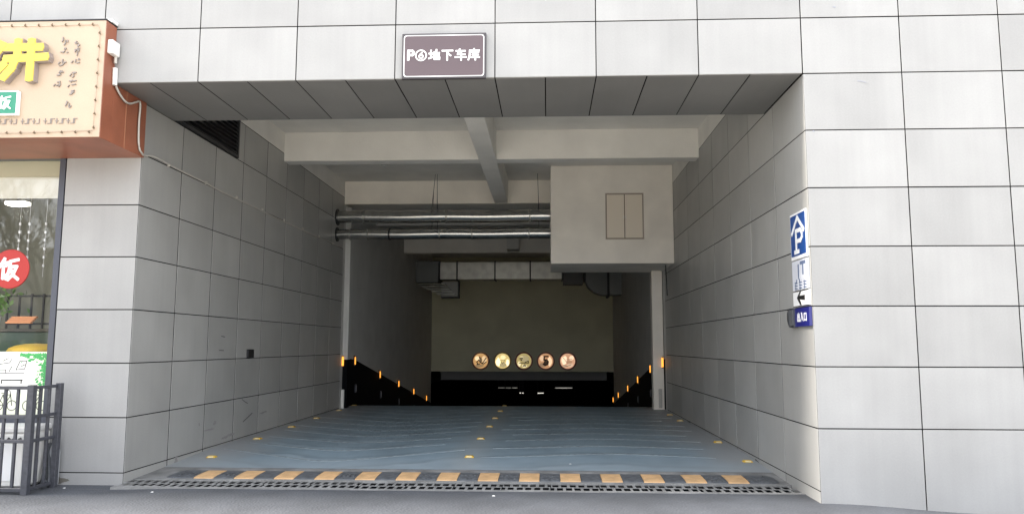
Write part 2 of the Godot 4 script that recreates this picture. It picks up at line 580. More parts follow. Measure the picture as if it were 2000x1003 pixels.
# ---------------------------------------------------------------- facade
func make_facade() -> void:
	var up := Vector3.UP
	# fascia over the entrance
	var t := thing("clad_fascia", Vector3(3.2, 4.2, -0.7), "white panelled wall band above the garage entrance, behind the mauve name sign", "wall")
	var s := st()
	box(s, Vector3(-14, 4.206, -1.42), Vector3(XR + 0.004, 7.21, -0.004))
	commit("backing", s, m.joint, t)
	for r in 5:
		for k in range(-7, 7):
			var x0 := PX + (k - 1) * PW
			panel(t, Vector3(x0, 4.2 + r * CH, 0), Vector3.RIGHT, up, minf(PW, XR - x0), CH, "stone")
	# its underside
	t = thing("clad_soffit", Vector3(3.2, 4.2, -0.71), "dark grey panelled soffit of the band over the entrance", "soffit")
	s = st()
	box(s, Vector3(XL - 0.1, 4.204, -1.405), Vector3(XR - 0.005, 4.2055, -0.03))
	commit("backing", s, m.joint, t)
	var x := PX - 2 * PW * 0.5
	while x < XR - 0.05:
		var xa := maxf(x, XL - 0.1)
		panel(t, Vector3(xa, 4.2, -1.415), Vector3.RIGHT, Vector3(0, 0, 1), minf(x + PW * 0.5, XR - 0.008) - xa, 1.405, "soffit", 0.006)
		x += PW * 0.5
	# right facade
	t = thing("clad_wall", Vector3(9.0, -0.2, -0.4), "pale grey panelled facade wall right of the entrance, plain below the fascia", "wall")
	s = st()
	box(s, Vector3(XR + 0.004, -1.0, -0.9), Vector3(24.0, 7.2, -0.0045))
	commit("backing", s, m.joint, t)
	for r in 12:
		for k in 8:
			var y0 := -0.45 if r == 0 else r * CH
			panel(t, Vector3(XR + k * 1.003, y0, 0), Vector3.RIGHT, up, 1.003, (r + 1) * CH - y0, "stone")
	s = st()
	var f := frame_of(Vector3(0, 0, 0.0012), Vector3.RIGHT, up)
	strokes(s, f, [[747.4, 411.3, 751, 411.0], [751, 411, 755.6, 409.5]], 1.0, 0.009, 0.0008)
	strokes(s, f, [[726.2, 491.5, 728.2, 491.0], [700.0, 359.0, 700.9, 358.6]], 1.0, 0.014, 0.0008)
	commit("scuff", s, m.grey_print, t)
	# set-back pier between the shop window and the passage
	t = thing("clad_pier", Vector3(-0.86, -0.13, -0.9), "narrow pale panelled pier between the shop window and the passage", "pier")
	s = st()
	box(s, Vector3(-1.298, -1.0, -1.4), Vector3(XL - 0.5, 4.21, -0.6942))
	commit("backing", s, m.joint, t)
	for r in range(-1, 7):
		panel(t, Vector3(-1.30, r * CH if r >= 0 else -0.3, ZP), Vector3.RIGHT, up, XL + 1.30, CH if r >= 0 else 0.3, "stone")
	# grime at its foot
	s = st()
	smudges(t, frame_of(Vector3(0, 0, ZP + 0.0015), Vector3.RIGHT, up), [[-1.14, -0.09, 0.12, 0.03], [-1.19, -0.05, 0.07, 0.05]], lin(0.13, 0.12, 0.105))

func make_passage_walls() -> void:
	var up := Vector3.UP
	# left wall
	var t := thing("clad_wall", Vector3(XL, 0, -5), "shaded grey panelled passage wall on the left with the white cable and the louvre", "wall")
	var s := st()
	box(s, Vector3(XL - 0.5, -0.6, -9.58), Vector3(XL - 0.004, 5.18, -0.6942))
	commit("backing", s, m.joint, t)
	var u := Vector3(0, 0, -1)
	for r in range(-1, 8):
		for k in 9:
			var z0 := ZP - k * 0.988
			var y0 := r * CH if r >= 0 else -0.3
			var hh := CH if r >= 0 else 0.3
			if r == 7 and z0 > -3.6:
				if k == 2:
					panel(t, Vector3(XL, y0, -3.39), Vector3(0, 0, -1), up, 0.264, hh, "inner", 0.004)
				continue
			# u runs towards the street so that u x v points into the passage
			panel(t, Vector3(XL, y0, z0), u, up, 0.988, hh, "inner", 0.0105)
	s = st()
	box(s, Vector3(XL - 0.02, 4.806, -9.579), Vector3(XL - 0.001, 5.178, -1.42))
	commit("plaster_band", s, m.plaster, t)
	s = st()
	var f := frame_of(Vector3(XL + 0.0015, 0, 0), Vector3(0, 0, -1), up)
	strokes(s, f, [[403, 23.4, 420, 28, 439, 33.5]], 1.0, 0.018, 0.0006)
	strokes(s, f, [[395, 58, 405, 54, 419, 50], [310, 153, 322, 152], [304, 133, 320, 132.5], [251, 36, 251.5, 33]], 1.0, 0.012, 0.0006)
	commit("scuff", s, mat(lin(0.11, 0.11, 0.11), 0.8), t)
	smudges(t, f, [[1.91, -0.04, 0.05, 0.07], [2.82, 0.25, 0.16, 0.02], [3.36, 0.07, 0.13, 0.03], [3.58, 0.10, 0.2, 0.025], [4.9, 0.3, 0.2, 0.02], [3.0, 0.32, 0.07, 0.03]], lin(0.27, 0.265, 0.26))
	# right wall
	t = thing("clad_wall", Vector3(XR, 0, -5), "lighter grey panelled passage wall on the right that carries the parking signs", "wall")
	s = st()
	box(s, Vector3(XR + 0.004, -0.6, -9.6), Vector3(XR + 0.5, 5.18, -0.9))
	commit("backing", s, m.joint, t)
	for r in range(-1, 8):
		for k in 9:
			var z0 := -k * 1.1025
			var wd := minf(1.1025, 9.6 + z0)
			var y0 := r * CH if r >= 0 else -0.3
			panel(t, Vector3(XR, y0, z0 - wd), Vector3(0, 0, 1), up, wd, CH if r >= 0 else 0.3, "inner", 0.0085)
	s = st()
	box(s, Vector3(XR + 0.001, 4.806, -9.599), Vector3(XR + 0.02, 5.178, -1.42))
	commit("plaster_band", s, m.plaster, t)
	s = st()
	f = frame_of(Vector3(XR - 0.0015, 0, 0), Vector3(0, 0, 1), up)
	strokes(s, f, [[-740, -4, -690, -2], [-235, -4, -222, -6], [-330, -3, -318, -4]], 1.0, 0.035, 0.0006)
	commit("scuff", s, mat(lin(0.1, 0.1, 0.1), 0.8), t)
	# louvred vent in the left wall under the fascia
	t = thing("vent_louvre", Vector3(XL, 4.2, -2.4), "black louvred vent high in the left passage wall", "vent")
	s = st()
	var z0 := -3.385
	var z1 := -1.43
	for q in [[4.204, 4.25, z0, z1], [4.755, 4.80, z0, z1], [4.25, 4.755, z0, z0 + 0.045], [4.25, 4.755, z1 - 0.045, z1]]:
		box(s, Vector3(XL - 0.01, q[0], q[2]), Vector3(XL + 0.03, q[1], q[3]))
	commit("frame", s, m.dark_metal, t)
	for k in 8:
		s = st()
		var y := 4.262 + k * 0.06
		hexa(s, [Vector3(XL - 0.008, y + 0.045, z1 - 0.046), Vector3(XL + 0.024, y, z1 - 0.046), Vector3(XL + 0.024, y + 0.006, z1 - 0.046), Vector3(XL - 0.008, y + 0.051, z1 - 0.046)].map(func(p): return Vector3(p.x, p.y, z0 + 0.046)) + [Vector3(XL - 0.008, y + 0.045, z1 - 0.046), Vector3(XL + 0.024, y, z1 - 0.046), Vector3(XL + 0.024, y + 0.006, z1 - 0.046), Vector3(XL - 0.008, y + 0.051, z1 - 0.046)])
		commit("slat", s, m.dark_metal, t)
	# small black box
	t = thing("access_box", Vector3(XL, 1.2, -4.18), "small black box on the left passage wall", "box")
	s = st()
	bevel_box(s, Vector3(XL - 0.005, 1.205, -4.30), Vector3(XL + 0.03, 1.336, -4.06), 0.006)
	commit("body", s, m.dark_metal, t)
	s = st()
	bevel_box(s, Vector3(XL + 0.029, 1.22, -4.28), Vector3(XL + 0.034, 1.322, -4.08), 0.002)
	commit("cover", s, m.black_print, t)

# ---------------------------------------------------------------- ceiling, beams
func make_ceiling() -> void:
	var s := st()
	box(s, Vector3(XL - 0.5, 5.18, -10.6), Vector3(XR + 0.5, 5.6, -1.42))
	box(s, Vector3(XL - 0.5, 4.98, -23.7), Vector3(XR + 0.5, 5.6, -10.6))
	structure("ceiling", s, m.plaster, "grey plastered ceiling over the passage and the ramp")
	var t := thing("ceiling_beam", Vector3(3.2, 4.66, -5.55), "wide pale beam across the passage ceiling, nearest the street", "beam", "")
	s = st()
	bevel_box(s, Vector3(XL - 0.05, 4.66, -5.74), Vector3(XR + 0.05, 5.2, -5.44), 0.008)
	commit("beam_body", s, m.plaster, t)
	t = thing("ceiling_beam", Vector3(3.24, 4.66, -5.5), "grey beam that runs lengthwise down the middle of the passage ceiling", "beam")
	s = st()
	bevel_box(s, Vector3(3.075, 4.652, -9.6), Vector3(3.385, 5.19, -1.5), 0.008)
	commit("beam_body", s, m.plaster, t)
	t = thing("ceiling_beam", Vector3(2, 4.66, -10.1), "cream fronted beam above the metal pipes", "beam")
	s = st()
	bevel_box(s, Vector3(XL - 0.05, 4.645, -10.6), Vector3(XR + 0.05, 5.2, -9.6), 0.006)
	commit("beam_body", s, m.cream, t)
	t = thing("ceiling_beam", Vector3(2, 4.66, -13.1), "dim beam seen in the slit between the two metal pipes", "beam")
	s = st()
	bevel_box(s, Vector3(XL - 0.05, 4.67, -13.4), Vector3(XR + 0.05, 5.0, -12.95), 0.008)
	commit("beam_body", s, m.grey_plaster, t)
	t = thing("ceiling_beam", Vector3(2, 4.4, -17.2), "grey beam below the lower metal pipe, farthest from the street", "beam")
	s = st()
	bevel_box(s, Vector3(XL - 0.05, 4.40, -17.5), Vector3(XR + 0.05, 5.0, -17.05), 0.008)
	commit("beam_body", s, m.plaster, t)
	s = st()
	box(s, Vector3(3.0, 4.43, -17.05), Vector3(3.38, 4.985, -16.3))
	commit("beam_stub", s, m.grey_plaster, t)

# ---------------------------------------------------------------- ramp and garage
func make_ramp() -> void:
	var up := Vector3.UP
	var s := st()
	s.set_smooth_group(0)
	for j in 100:
		var z0 := -11.2 - j * 0.5
		var z1 := z0 - 0.5
		var wide0 := 0.0 if z0 > -23.6 else 6.0
		quad(s, Vector3(XL - wide0, floor_y(z0) + 0.002, z0), Vector3(XR + wide0, floor_y(z0) + 0.002, z0), Vector3(XR + wide0, floor_y(z1) + 0.002, z1), Vector3(XL - wide0, floor_y(z1) + 0.002, z1))
	structure("ramp", s, m.ramp, "dark ramp that descends into the garage")
	# the ramp's side walls, each with its black painted foot
	for side in 2:
		var sg := 1.0 if side == 0 else -1.0
		var x := XL if side == 0 else XR
		var t := thing("ramp_wall", Vector3(x, -1, -16.5), ["dark plastered wall on the left of the ramp with a black painted foot", "dark plastered wall on the right of the ramp with a black painted foot"][side], "wall")
		s = st()
		var za := -9.58 if side == 0 else -9.6
		box(s, Vector3(minf(x, x - 0.5 * sg), -4.5, -23.4), Vector3(maxf(x, x - 0.5 * sg), 4.98, za))
		commit("wall_face", s, m.grey_plaster, t)
		s = st()
		var z := -9.75
		while z > -23.35:
			var zb := maxf(z - 0.5, -23.38)
			var ta := minf(1.10, 1.10 + (floor_y(z - 0.3) + 0.02) * 1.0)
			var tb := minf(1.10, 1.10 + (floor_y(zb - 0.3) + 0.02) * 1.0)
			var q := [Vector3(x + 0.004 * sg, floor_y(z) - 0.2, z), Vector3(x + 0.004 * sg, floor_y(zb) - 0.2, zb), Vector3(x + 0.004 * sg, tb, zb), Vector3(x + 0.004 * sg, ta, z)]
			if side == 1:
				q.reverse()
			quad(s, q[0], q[1], q[2], q[3])
			z = zb
			if z <= -23.37:
				break
		commit("black_foot", s, m.black_paint, t)
	# pilasters at the end of the clad walls
	var t := thing("pilaster", Vector3(6.78, -0.05, -9.9), "cream pilaster on the right at the end of the clad wall", "pilaster")
	s = st()
	bevel_box(s, Vector3(6.66, -0.1, -10.15), Vector3(6.90, 3.2, -9.85), 0.006)
	commit("shaft", s, m.cream, t)
	s = st()
	bevel_box(s, Vector3(6.77, 0.02, -9.86), Vector3(6.84, 0.44, -9.80), 0.006)
	commit("cable_box", s, mat(lin(0.45, 0.43, 0.40), 0.6), t)
	t = thing("pilaster", Vector3(-0.36, -0.05, -9.9), "narrow grey pilaster on the left with a black middle and a white foot", "pilaster")
	s = st()
	bevel_box(s, Vector3(-0.44, 1.08, -10.0), Vector3(-0.29, 4.6, -9.75), 0.006)
	commit("shaft", s, m.grey_plaster, t)
	s = st()
	box(s, Vector3(-0.44, -0.1, -10.0), Vector3(-0.30, 1.08, -9.76))
	commit("black_foot", s, m.black_paint, t)
	s = st()
	bevel_box(s, Vector3(-0.43, -0.05, -9.77), Vector3(-0.35, 0.40, -9.72), 0.006)
	commit("foot_guard", s, m.white_paint, t)
	# the wall above the mouth of the garage
	t = thing("header_wall", Vector3(3.25, 0.36, -23.5), "olive grey wall above the dark garage mouth at the foot of the ramp", "wall")
	s = st()
	box(s, Vector3(XL - 0.5, 0.36, -23.75), Vector3(XR + 0.5, 5.6, -23.4))
	commit("wall_face", s, m.olive, t)
	t = thing("ceiling_beam", Vector3(3.25, 0.1, -24.4), "dark low beam behind the lower edge of the olive wall", "beam")
	s = st()
	bevel_box(s, Vector3(-0.15, -0.02, -24.7), Vector3(6.72, 0.5, -24.3), 0.01)
	commit("beam_body", s, mat(lin(0.22, 0.22, 0.22), 0.8), t)
	# the garage beyond, closed all round
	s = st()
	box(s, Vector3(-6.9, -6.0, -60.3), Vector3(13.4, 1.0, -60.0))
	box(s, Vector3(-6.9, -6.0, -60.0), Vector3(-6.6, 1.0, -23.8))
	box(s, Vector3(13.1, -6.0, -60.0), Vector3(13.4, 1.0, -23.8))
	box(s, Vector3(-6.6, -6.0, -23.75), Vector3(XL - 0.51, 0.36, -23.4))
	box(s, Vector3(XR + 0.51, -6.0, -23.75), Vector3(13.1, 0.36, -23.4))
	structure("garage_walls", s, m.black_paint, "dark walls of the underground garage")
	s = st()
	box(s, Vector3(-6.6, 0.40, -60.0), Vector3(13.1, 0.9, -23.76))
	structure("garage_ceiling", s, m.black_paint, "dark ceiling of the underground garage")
	# tube lamps far inside
	var spots := [[1.14, 1.55, -1.29], [1.62, 1.95, -1.29], [2.02, 2.36, -1.29], [2.50, 2.60, -1.61], [2.68, 2.77, -1.61], [3.66, 4.05, -1.61], [4.77, 5.87, -1.28]]
	var which := ["leftmost short tube lamp of a row of three deep in the garage", "middle short tube lamp of a row of three deep in the garage", "rightmost short tube lamp of a row of three deep in the garage", "left one of two tiny lamps deep in the garage", "right one of two tiny lamps deep in the garage", "bright short tube lamp right of the two tiny lamps", "long tube lamp on the right deep in the garage"]
	var ems := [1.2, 1.0, 1.6, 6.0, 6.0, 5.0, 2.6]
	for i in 7:
		var p = spots[i]
		var o := thing("tube_lamp", Vector3((p[0] + p[1]) / 2, p[2], -42), which[i], "lamp", "lamps in the garage")
		s = st()
		tube(s, [Vector3(p[0], p[2], -42), Vector3(p[1], p[2], -42)], 0.016 if i < 3 or i == 6 else 0.026, -1, 8)
		commit("tube", s, glow(Color(1.0, 0.98, 0.94), ems[i] * 0.028), o)
		s = st()
		box(s, Vector3(p[0], p[2] + 0.05, -42.04), Vector3(p[1], p[2] + 0.09, -41.96))
		for xx in [p[0], p[1]]:
			box(s, Vector3(xx - 0.01, p[2] + 0.085, -42.01), Vector3(xx + 0.01, 0.41, -41.99))
		commit("fitting", s, m.dark_metal, o)
		var l := OmniLight3D.new()
		l.name = "lamp_light"
		l.light_energy = 0.02 * ems[i] * (p[1] - p[0])
		l.light_size = 0.05
		l.omni_range = 40.0
		l.omni_attenuation = 2.0
		l.shadow_enabled = true
		o.add_child(l)
		l.position = Vector3(0, -0.4, 0.1)
	# amber reflectors along the black feet, made to glow though no lamps
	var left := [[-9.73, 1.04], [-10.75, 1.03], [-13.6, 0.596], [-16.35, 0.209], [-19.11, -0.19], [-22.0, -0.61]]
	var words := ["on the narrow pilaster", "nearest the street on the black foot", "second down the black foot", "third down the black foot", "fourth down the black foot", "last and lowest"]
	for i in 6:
		marker(left[i], 1.0, "passive amber reflector made to glow on the left of the ramp, " + words[i], i == 0)
	for i in 4:
		dull_marker([[-11.0, 0.36], [-13.9, 0.03], [-16.6, -0.36], [-19.4, -0.78]][i], 1.0, "dull grey marker low on the left black wall foot, " + ["nearest the street", "second down the ramp", "third down the ramp", "lowest"][i])
		dull_marker([[-12.2, 0.2], [-15.0, -0.15], [-17.8, -0.55], [-20.6, -1.0]][i], -1.0, "dull grey marker low on the right black wall foot, " + ["nearest the street", "second down the ramp", "third down the ramp", "lowest"][i])
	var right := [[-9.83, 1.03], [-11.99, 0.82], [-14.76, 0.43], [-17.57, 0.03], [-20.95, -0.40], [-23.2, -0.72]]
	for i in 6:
		marker(right[i], -1.0, "passive amber reflector made to glow on the right of the ramp, " + words[i].replace("narrow", "cream"), i == 0)

func dull_marker(p: Array, sg: float, label: String) -> void:
	var x := XL + 0.004 if sg > 0 else XR - 0.004
	var o := thing("dull_marker", Vector3(x, p[1], p[0]), label, "marker", "dull markers along the ramp")
	var s := st()
	bevel_box(s, Vector3(x - 0.02, p[1] - 0.10, p[0] - 0.07), Vector3(x + 0.02, p[1] + 0.10, p[0] + 0.07), 0.012)
	commit("backing_plate", s, m.frame_grey, o)
	s = st()
	bevel_box(s, Vector3(x - 0.026, p[1] - 0.07, p[0] - 0.045), Vector3(x + 0.026, p[1] + 0.07, p[0] + 0.045), 0.008)
	commit("reflector", s, m.grey_print, o)

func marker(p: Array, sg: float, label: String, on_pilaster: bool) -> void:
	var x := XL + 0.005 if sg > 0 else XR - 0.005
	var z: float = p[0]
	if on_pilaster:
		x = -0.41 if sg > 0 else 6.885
	var o := thing("glowing_reflector", Vector3(x, p[1], z), label, "glowing reflector", "amber reflectors made to glow along the ramp")
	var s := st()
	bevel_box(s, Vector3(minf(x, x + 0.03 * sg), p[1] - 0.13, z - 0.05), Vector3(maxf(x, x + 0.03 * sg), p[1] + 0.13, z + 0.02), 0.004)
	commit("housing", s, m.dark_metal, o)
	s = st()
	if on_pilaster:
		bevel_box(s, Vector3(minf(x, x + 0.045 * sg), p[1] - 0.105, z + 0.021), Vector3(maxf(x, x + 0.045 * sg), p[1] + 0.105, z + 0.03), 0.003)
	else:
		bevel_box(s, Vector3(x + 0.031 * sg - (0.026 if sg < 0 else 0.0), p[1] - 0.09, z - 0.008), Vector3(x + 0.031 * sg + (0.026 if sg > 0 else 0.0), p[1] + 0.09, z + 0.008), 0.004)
	commit("amber_glow", s, glow(Color(1.0, 0.64, 0.24), 0.42), o)  # emission stands in for the light a passive reflector throws back

# ---------------------------------------------------------------- service box, pipes, ducts
func make_service_box() -> void:
	var t := thing("service_box", Vector3(5.64, 3.1, -9.2), "large cream box hung from the ceiling at the right with a small double hatch", "service box")
	var s := st()
	bevel_box(s, Vector3(4.355, 3.103, -10.2), Vector3(6.915, 5.185, -8.2), 0.008)
	commit("casing", s, m.cream, t)
	s = st()
	for q in [[5.50, 6.30, 4.565, 4.585], [5.50, 6.30, 3.605, 3.625], [5.50, 5.52, 3.625, 4.565], [6.28, 6.30, 3.625, 4.565]]:
		box(s, Vector3(q[0], q[2], -8.21), Vector3(q[1], q[3], -8.190))
	commit("hatch_frame", s, mat(lin(0.42, 0.36, 0.30), 0.6), t)
	s = st()
	box(s, Vector3(5.52, 3.626, -8.21), Vector3(6.279, 4.564, -8.197))
	commit("hatch_recess", s, mat(lin(0.20, 0.15, 0.11), 0.8), t)
	for k in 2:
		s = st()
		var xa := 5.530 + k * 0.380
		bevel_box(s, Vector3(xa, 3.636, -8.205), Vector3(xa + 0.362, 4.554, -8.190), 0.003)
		var d := commit("hatch_door", s, mat(lin(0.80, 0.72, 0.61), 0.6), t)
		s = st()
		var hx := 5.872 if k == 0 else 5.915
		bevel_box(s, Vector3(hx, 4.04, -8.193), Vector3(hx + 0.02, 4.11, -8.172), 0.003)
		commit("handle", s, m.cream, d)
	s = st()
	tube(s, [Vector3(6.78, 3.12, -8.5), Vector3(6.78, 3.0, -8.5), Vector3(6.80, 2.45, -8.5)], 0.012, -1, 8)
	commit("drain_pipe", s, m.dark_metal, t)

func make_pipes() -> void:
	for i in 2:
		var y: float = [4.245, 3.855][i]
		var r: float = [0.135, 0.112][i]
		var t := thing("metal_pipe", Vector3(2, y, -9.0), ["upper and thicker of the two shiny metal pipes across the passage", "lower shiny metal pipe with clamp rings across the passage"][i], "pipe")
		var s := st()
		var pts := []
		for k in 13:
			pts.append(Vector3(lerpf(XL - 0.05, 4.38, k / 12.0), y + 0.006 * sin(k * 1.3), -9.0))
		tube(s, pts, r, -1, 28)
		commit("pipe_body", s, m.zinc, t)
		var rings: Array = [[0.2, 2.05, 3.9], [-0.1, 0.3, 0.78, 1.9, 2.62, 3.88]][i]
		for x in rings:
			s = st()
			lathe(s, Vector3(x - 0.02, y, -9.0), Vector3.RIGHT, [Vector2(r - 0.01, 0), Vector2(r + 0.016, 0), Vector2(r + 0.016, 0.035), Vector2(r - 0.01, 0.035)], 28)
			commit("clamp_ring", s, m.zinc_dull if x != 0.78 else m.dark_metal, t)
		s = st()
		lathe(s, Vector3(XL + 0.001, y, -9.0), Vector3.RIGHT, [Vector2(r, 0.02), Vector2(r + 0.05, 0.02), Vector2(r + 0.05, 0.0)], 28)
		commit("wall_collar", s, m.dark_metal, t)
		for h in [[1.80, 1.72], [1.84, 1.85], [4.07, 4.10]]:
			s = st()
			tube(s, [Vector3(h[0], 5.185, -8.9), Vector3(lerpf(h[0], h[1], 0.45), 4.8, -8.9), Vector3(h[1], y + r * 0.5, -8.88 if i == 0 else -8.99)], 0.006, -1, 6)
			commit("hanger_rod", s, m.dark_metal, t)
	# a little hook under the first beam
	var t := thing("ceiling_hook", Vector3(0.9, 5.0, -7.3), "small grey hook under the ceiling left of the middle beam", "hook")
	var s := st()
	tube(s, [Vector3(1.05, 5.185, -7.4), Vector3(1.05, 5.06, -7.4), Vector3(0.98, 5.02, -7.4), Vector3(0.90, 5.05, -7.4)], 0.018, -1, 8)
	commit("rod", s, m.grey_plaster, t)

func make_rear_duct() -> void:
	var t := thing("air_duct", Vector3(2.2, 3.74, -19.7), "square sheet metal air duct across the back below the far beam", "duct")
	var y0 := 3.745
	var y1 := 4.36
	var za := -20.2
	var zb := -19.5
	var edges := [0.43, 1.06, 2.42, 3.68, 4.82]
	for k in 4:
		var s := st()
		bevel_box(s, Vector3(edges[k] + 0.02, y0, za), Vector3(edges[k + 1] - 0.02, y1, zb), 0.006)
		var d := commit("duct_section", s, m.zinc_dull, t)
		if k > 0:
			for q in 3:
				s = st()
				var xx := lerpf(edges[k], edges[k + 1], (q + 1) / 4.0)
				bevel_box(s, Vector3(xx - 0.006, y0 - 0.004, za), Vector3(xx + 0.006, y1 + 0.004, zb + 0.006), 0.002)
				commit("seam", s, m.zinc_dull, d)
	for x in edges:
		var s := st()
		bevel_box(s, Vector3(x - 0.025, y0 - 0.035, za - 0.03), Vector3(x + 0.025, y1 + 0.035, zb + 0.03), 0.004)
		commit("flange", s, m.dark_metal, t)
	# left elbow with its ribbed outlet, right elbow
	var s := st()
	bevel_box(s, Vector3(XL - 0.02, 3.63, -20.3), Vector3(0.40, 4.40, -19.45), 0.01)
	commit("left_elbow", s, mat(lin(0.16, 0.17, 0.17), 0.5, 0.7), t)
	for k in 5:
		s = st()
		var xa: float = -0.40 + k * 0.17
		var ya := 3.60 - k * 0.085
		bevel_box(s, Vector3(xa, ya - 0.03, -20.2), Vector3(0.62 + k * 0.08, ya, -19.5 - k * 0.05), 0.006)
		commit("outlet_rib", s, m.zinc_dull, t)
	s = st()
	bevel_box(s, Vector3(0.45, 3.15, -20.2), Vector3(1.05, 3.70, -19.9), 0.008)
	commit("outlet", s, mat(lin(0.2, 0.2, 0.19), 0.45, 0.8), t)
	s = st()
	bevel_box(s, Vector3(0.44, 3.10, -20.22), Vector3(1.09, 3.16, -19.85), 0.008)
	bevel_box(s, Vector3(1.05, 3.16, -20.22), Vector3(1.09, 3.72, -19.85), 0.008)
	commit("outlet_flange", s, m.dark_metal, t)
	s = st()
	bevel_box(s, Vector3(4.86, 3.56, -20.2), Vector3(5.55, 4.30, -19.6), 0.01)
	commit("reducer", s, mat(lin(0.09, 0.09, 0.09), 0.5, 0.6), t)
	var poly := PackedVector2Array([Vector2(5.66, 4.36), Vector2(5.66, 3.72)])
	for k in 8:
		var a := PI / 2 * (k + 1) / 8.0
		poly.append(Vector2(5.66 + 0.72 * (1 - cos(a)) , 3.72 - 0.55 * sin(a)))
	poly.append_array(PackedVector2Array([Vector2(6.42, 3.17), Vector2(6.42, 4.36)]))
	s = st()
	plate(s, frame_of(Vector3(0, 0, -19.5), Vector3.RIGHT, Vector3.UP), poly, -0.7, 0.0)
	commit("right_elbow", s, mat(lin(0.16, 0.17, 0.17), 0.5, 0.7), t)
	s = st()
	bevel_box(s, Vector3(5.58, 3.66, -20.2), Vector3(5.66, 4.38, -19.46), 0.006)
	commit("flange", s, m.dark_metal, t)
	s = st()
	bevel_box(s, Vector3(6.40, 3.10, -20.2), Vector3(6.48, 4.38, -19.44), 0.006)
	commit("flange", s, m.dark_metal, t)
	s = st()
	bevel_box(s, Vector3(6.48, 3.18, -20.2), Vector3(6.93, 4.36, -19.48), 0.01)
	commit("right_end", s, mat(lin(0.19, 0.2, 0.2), 0.5, 0.7), t)

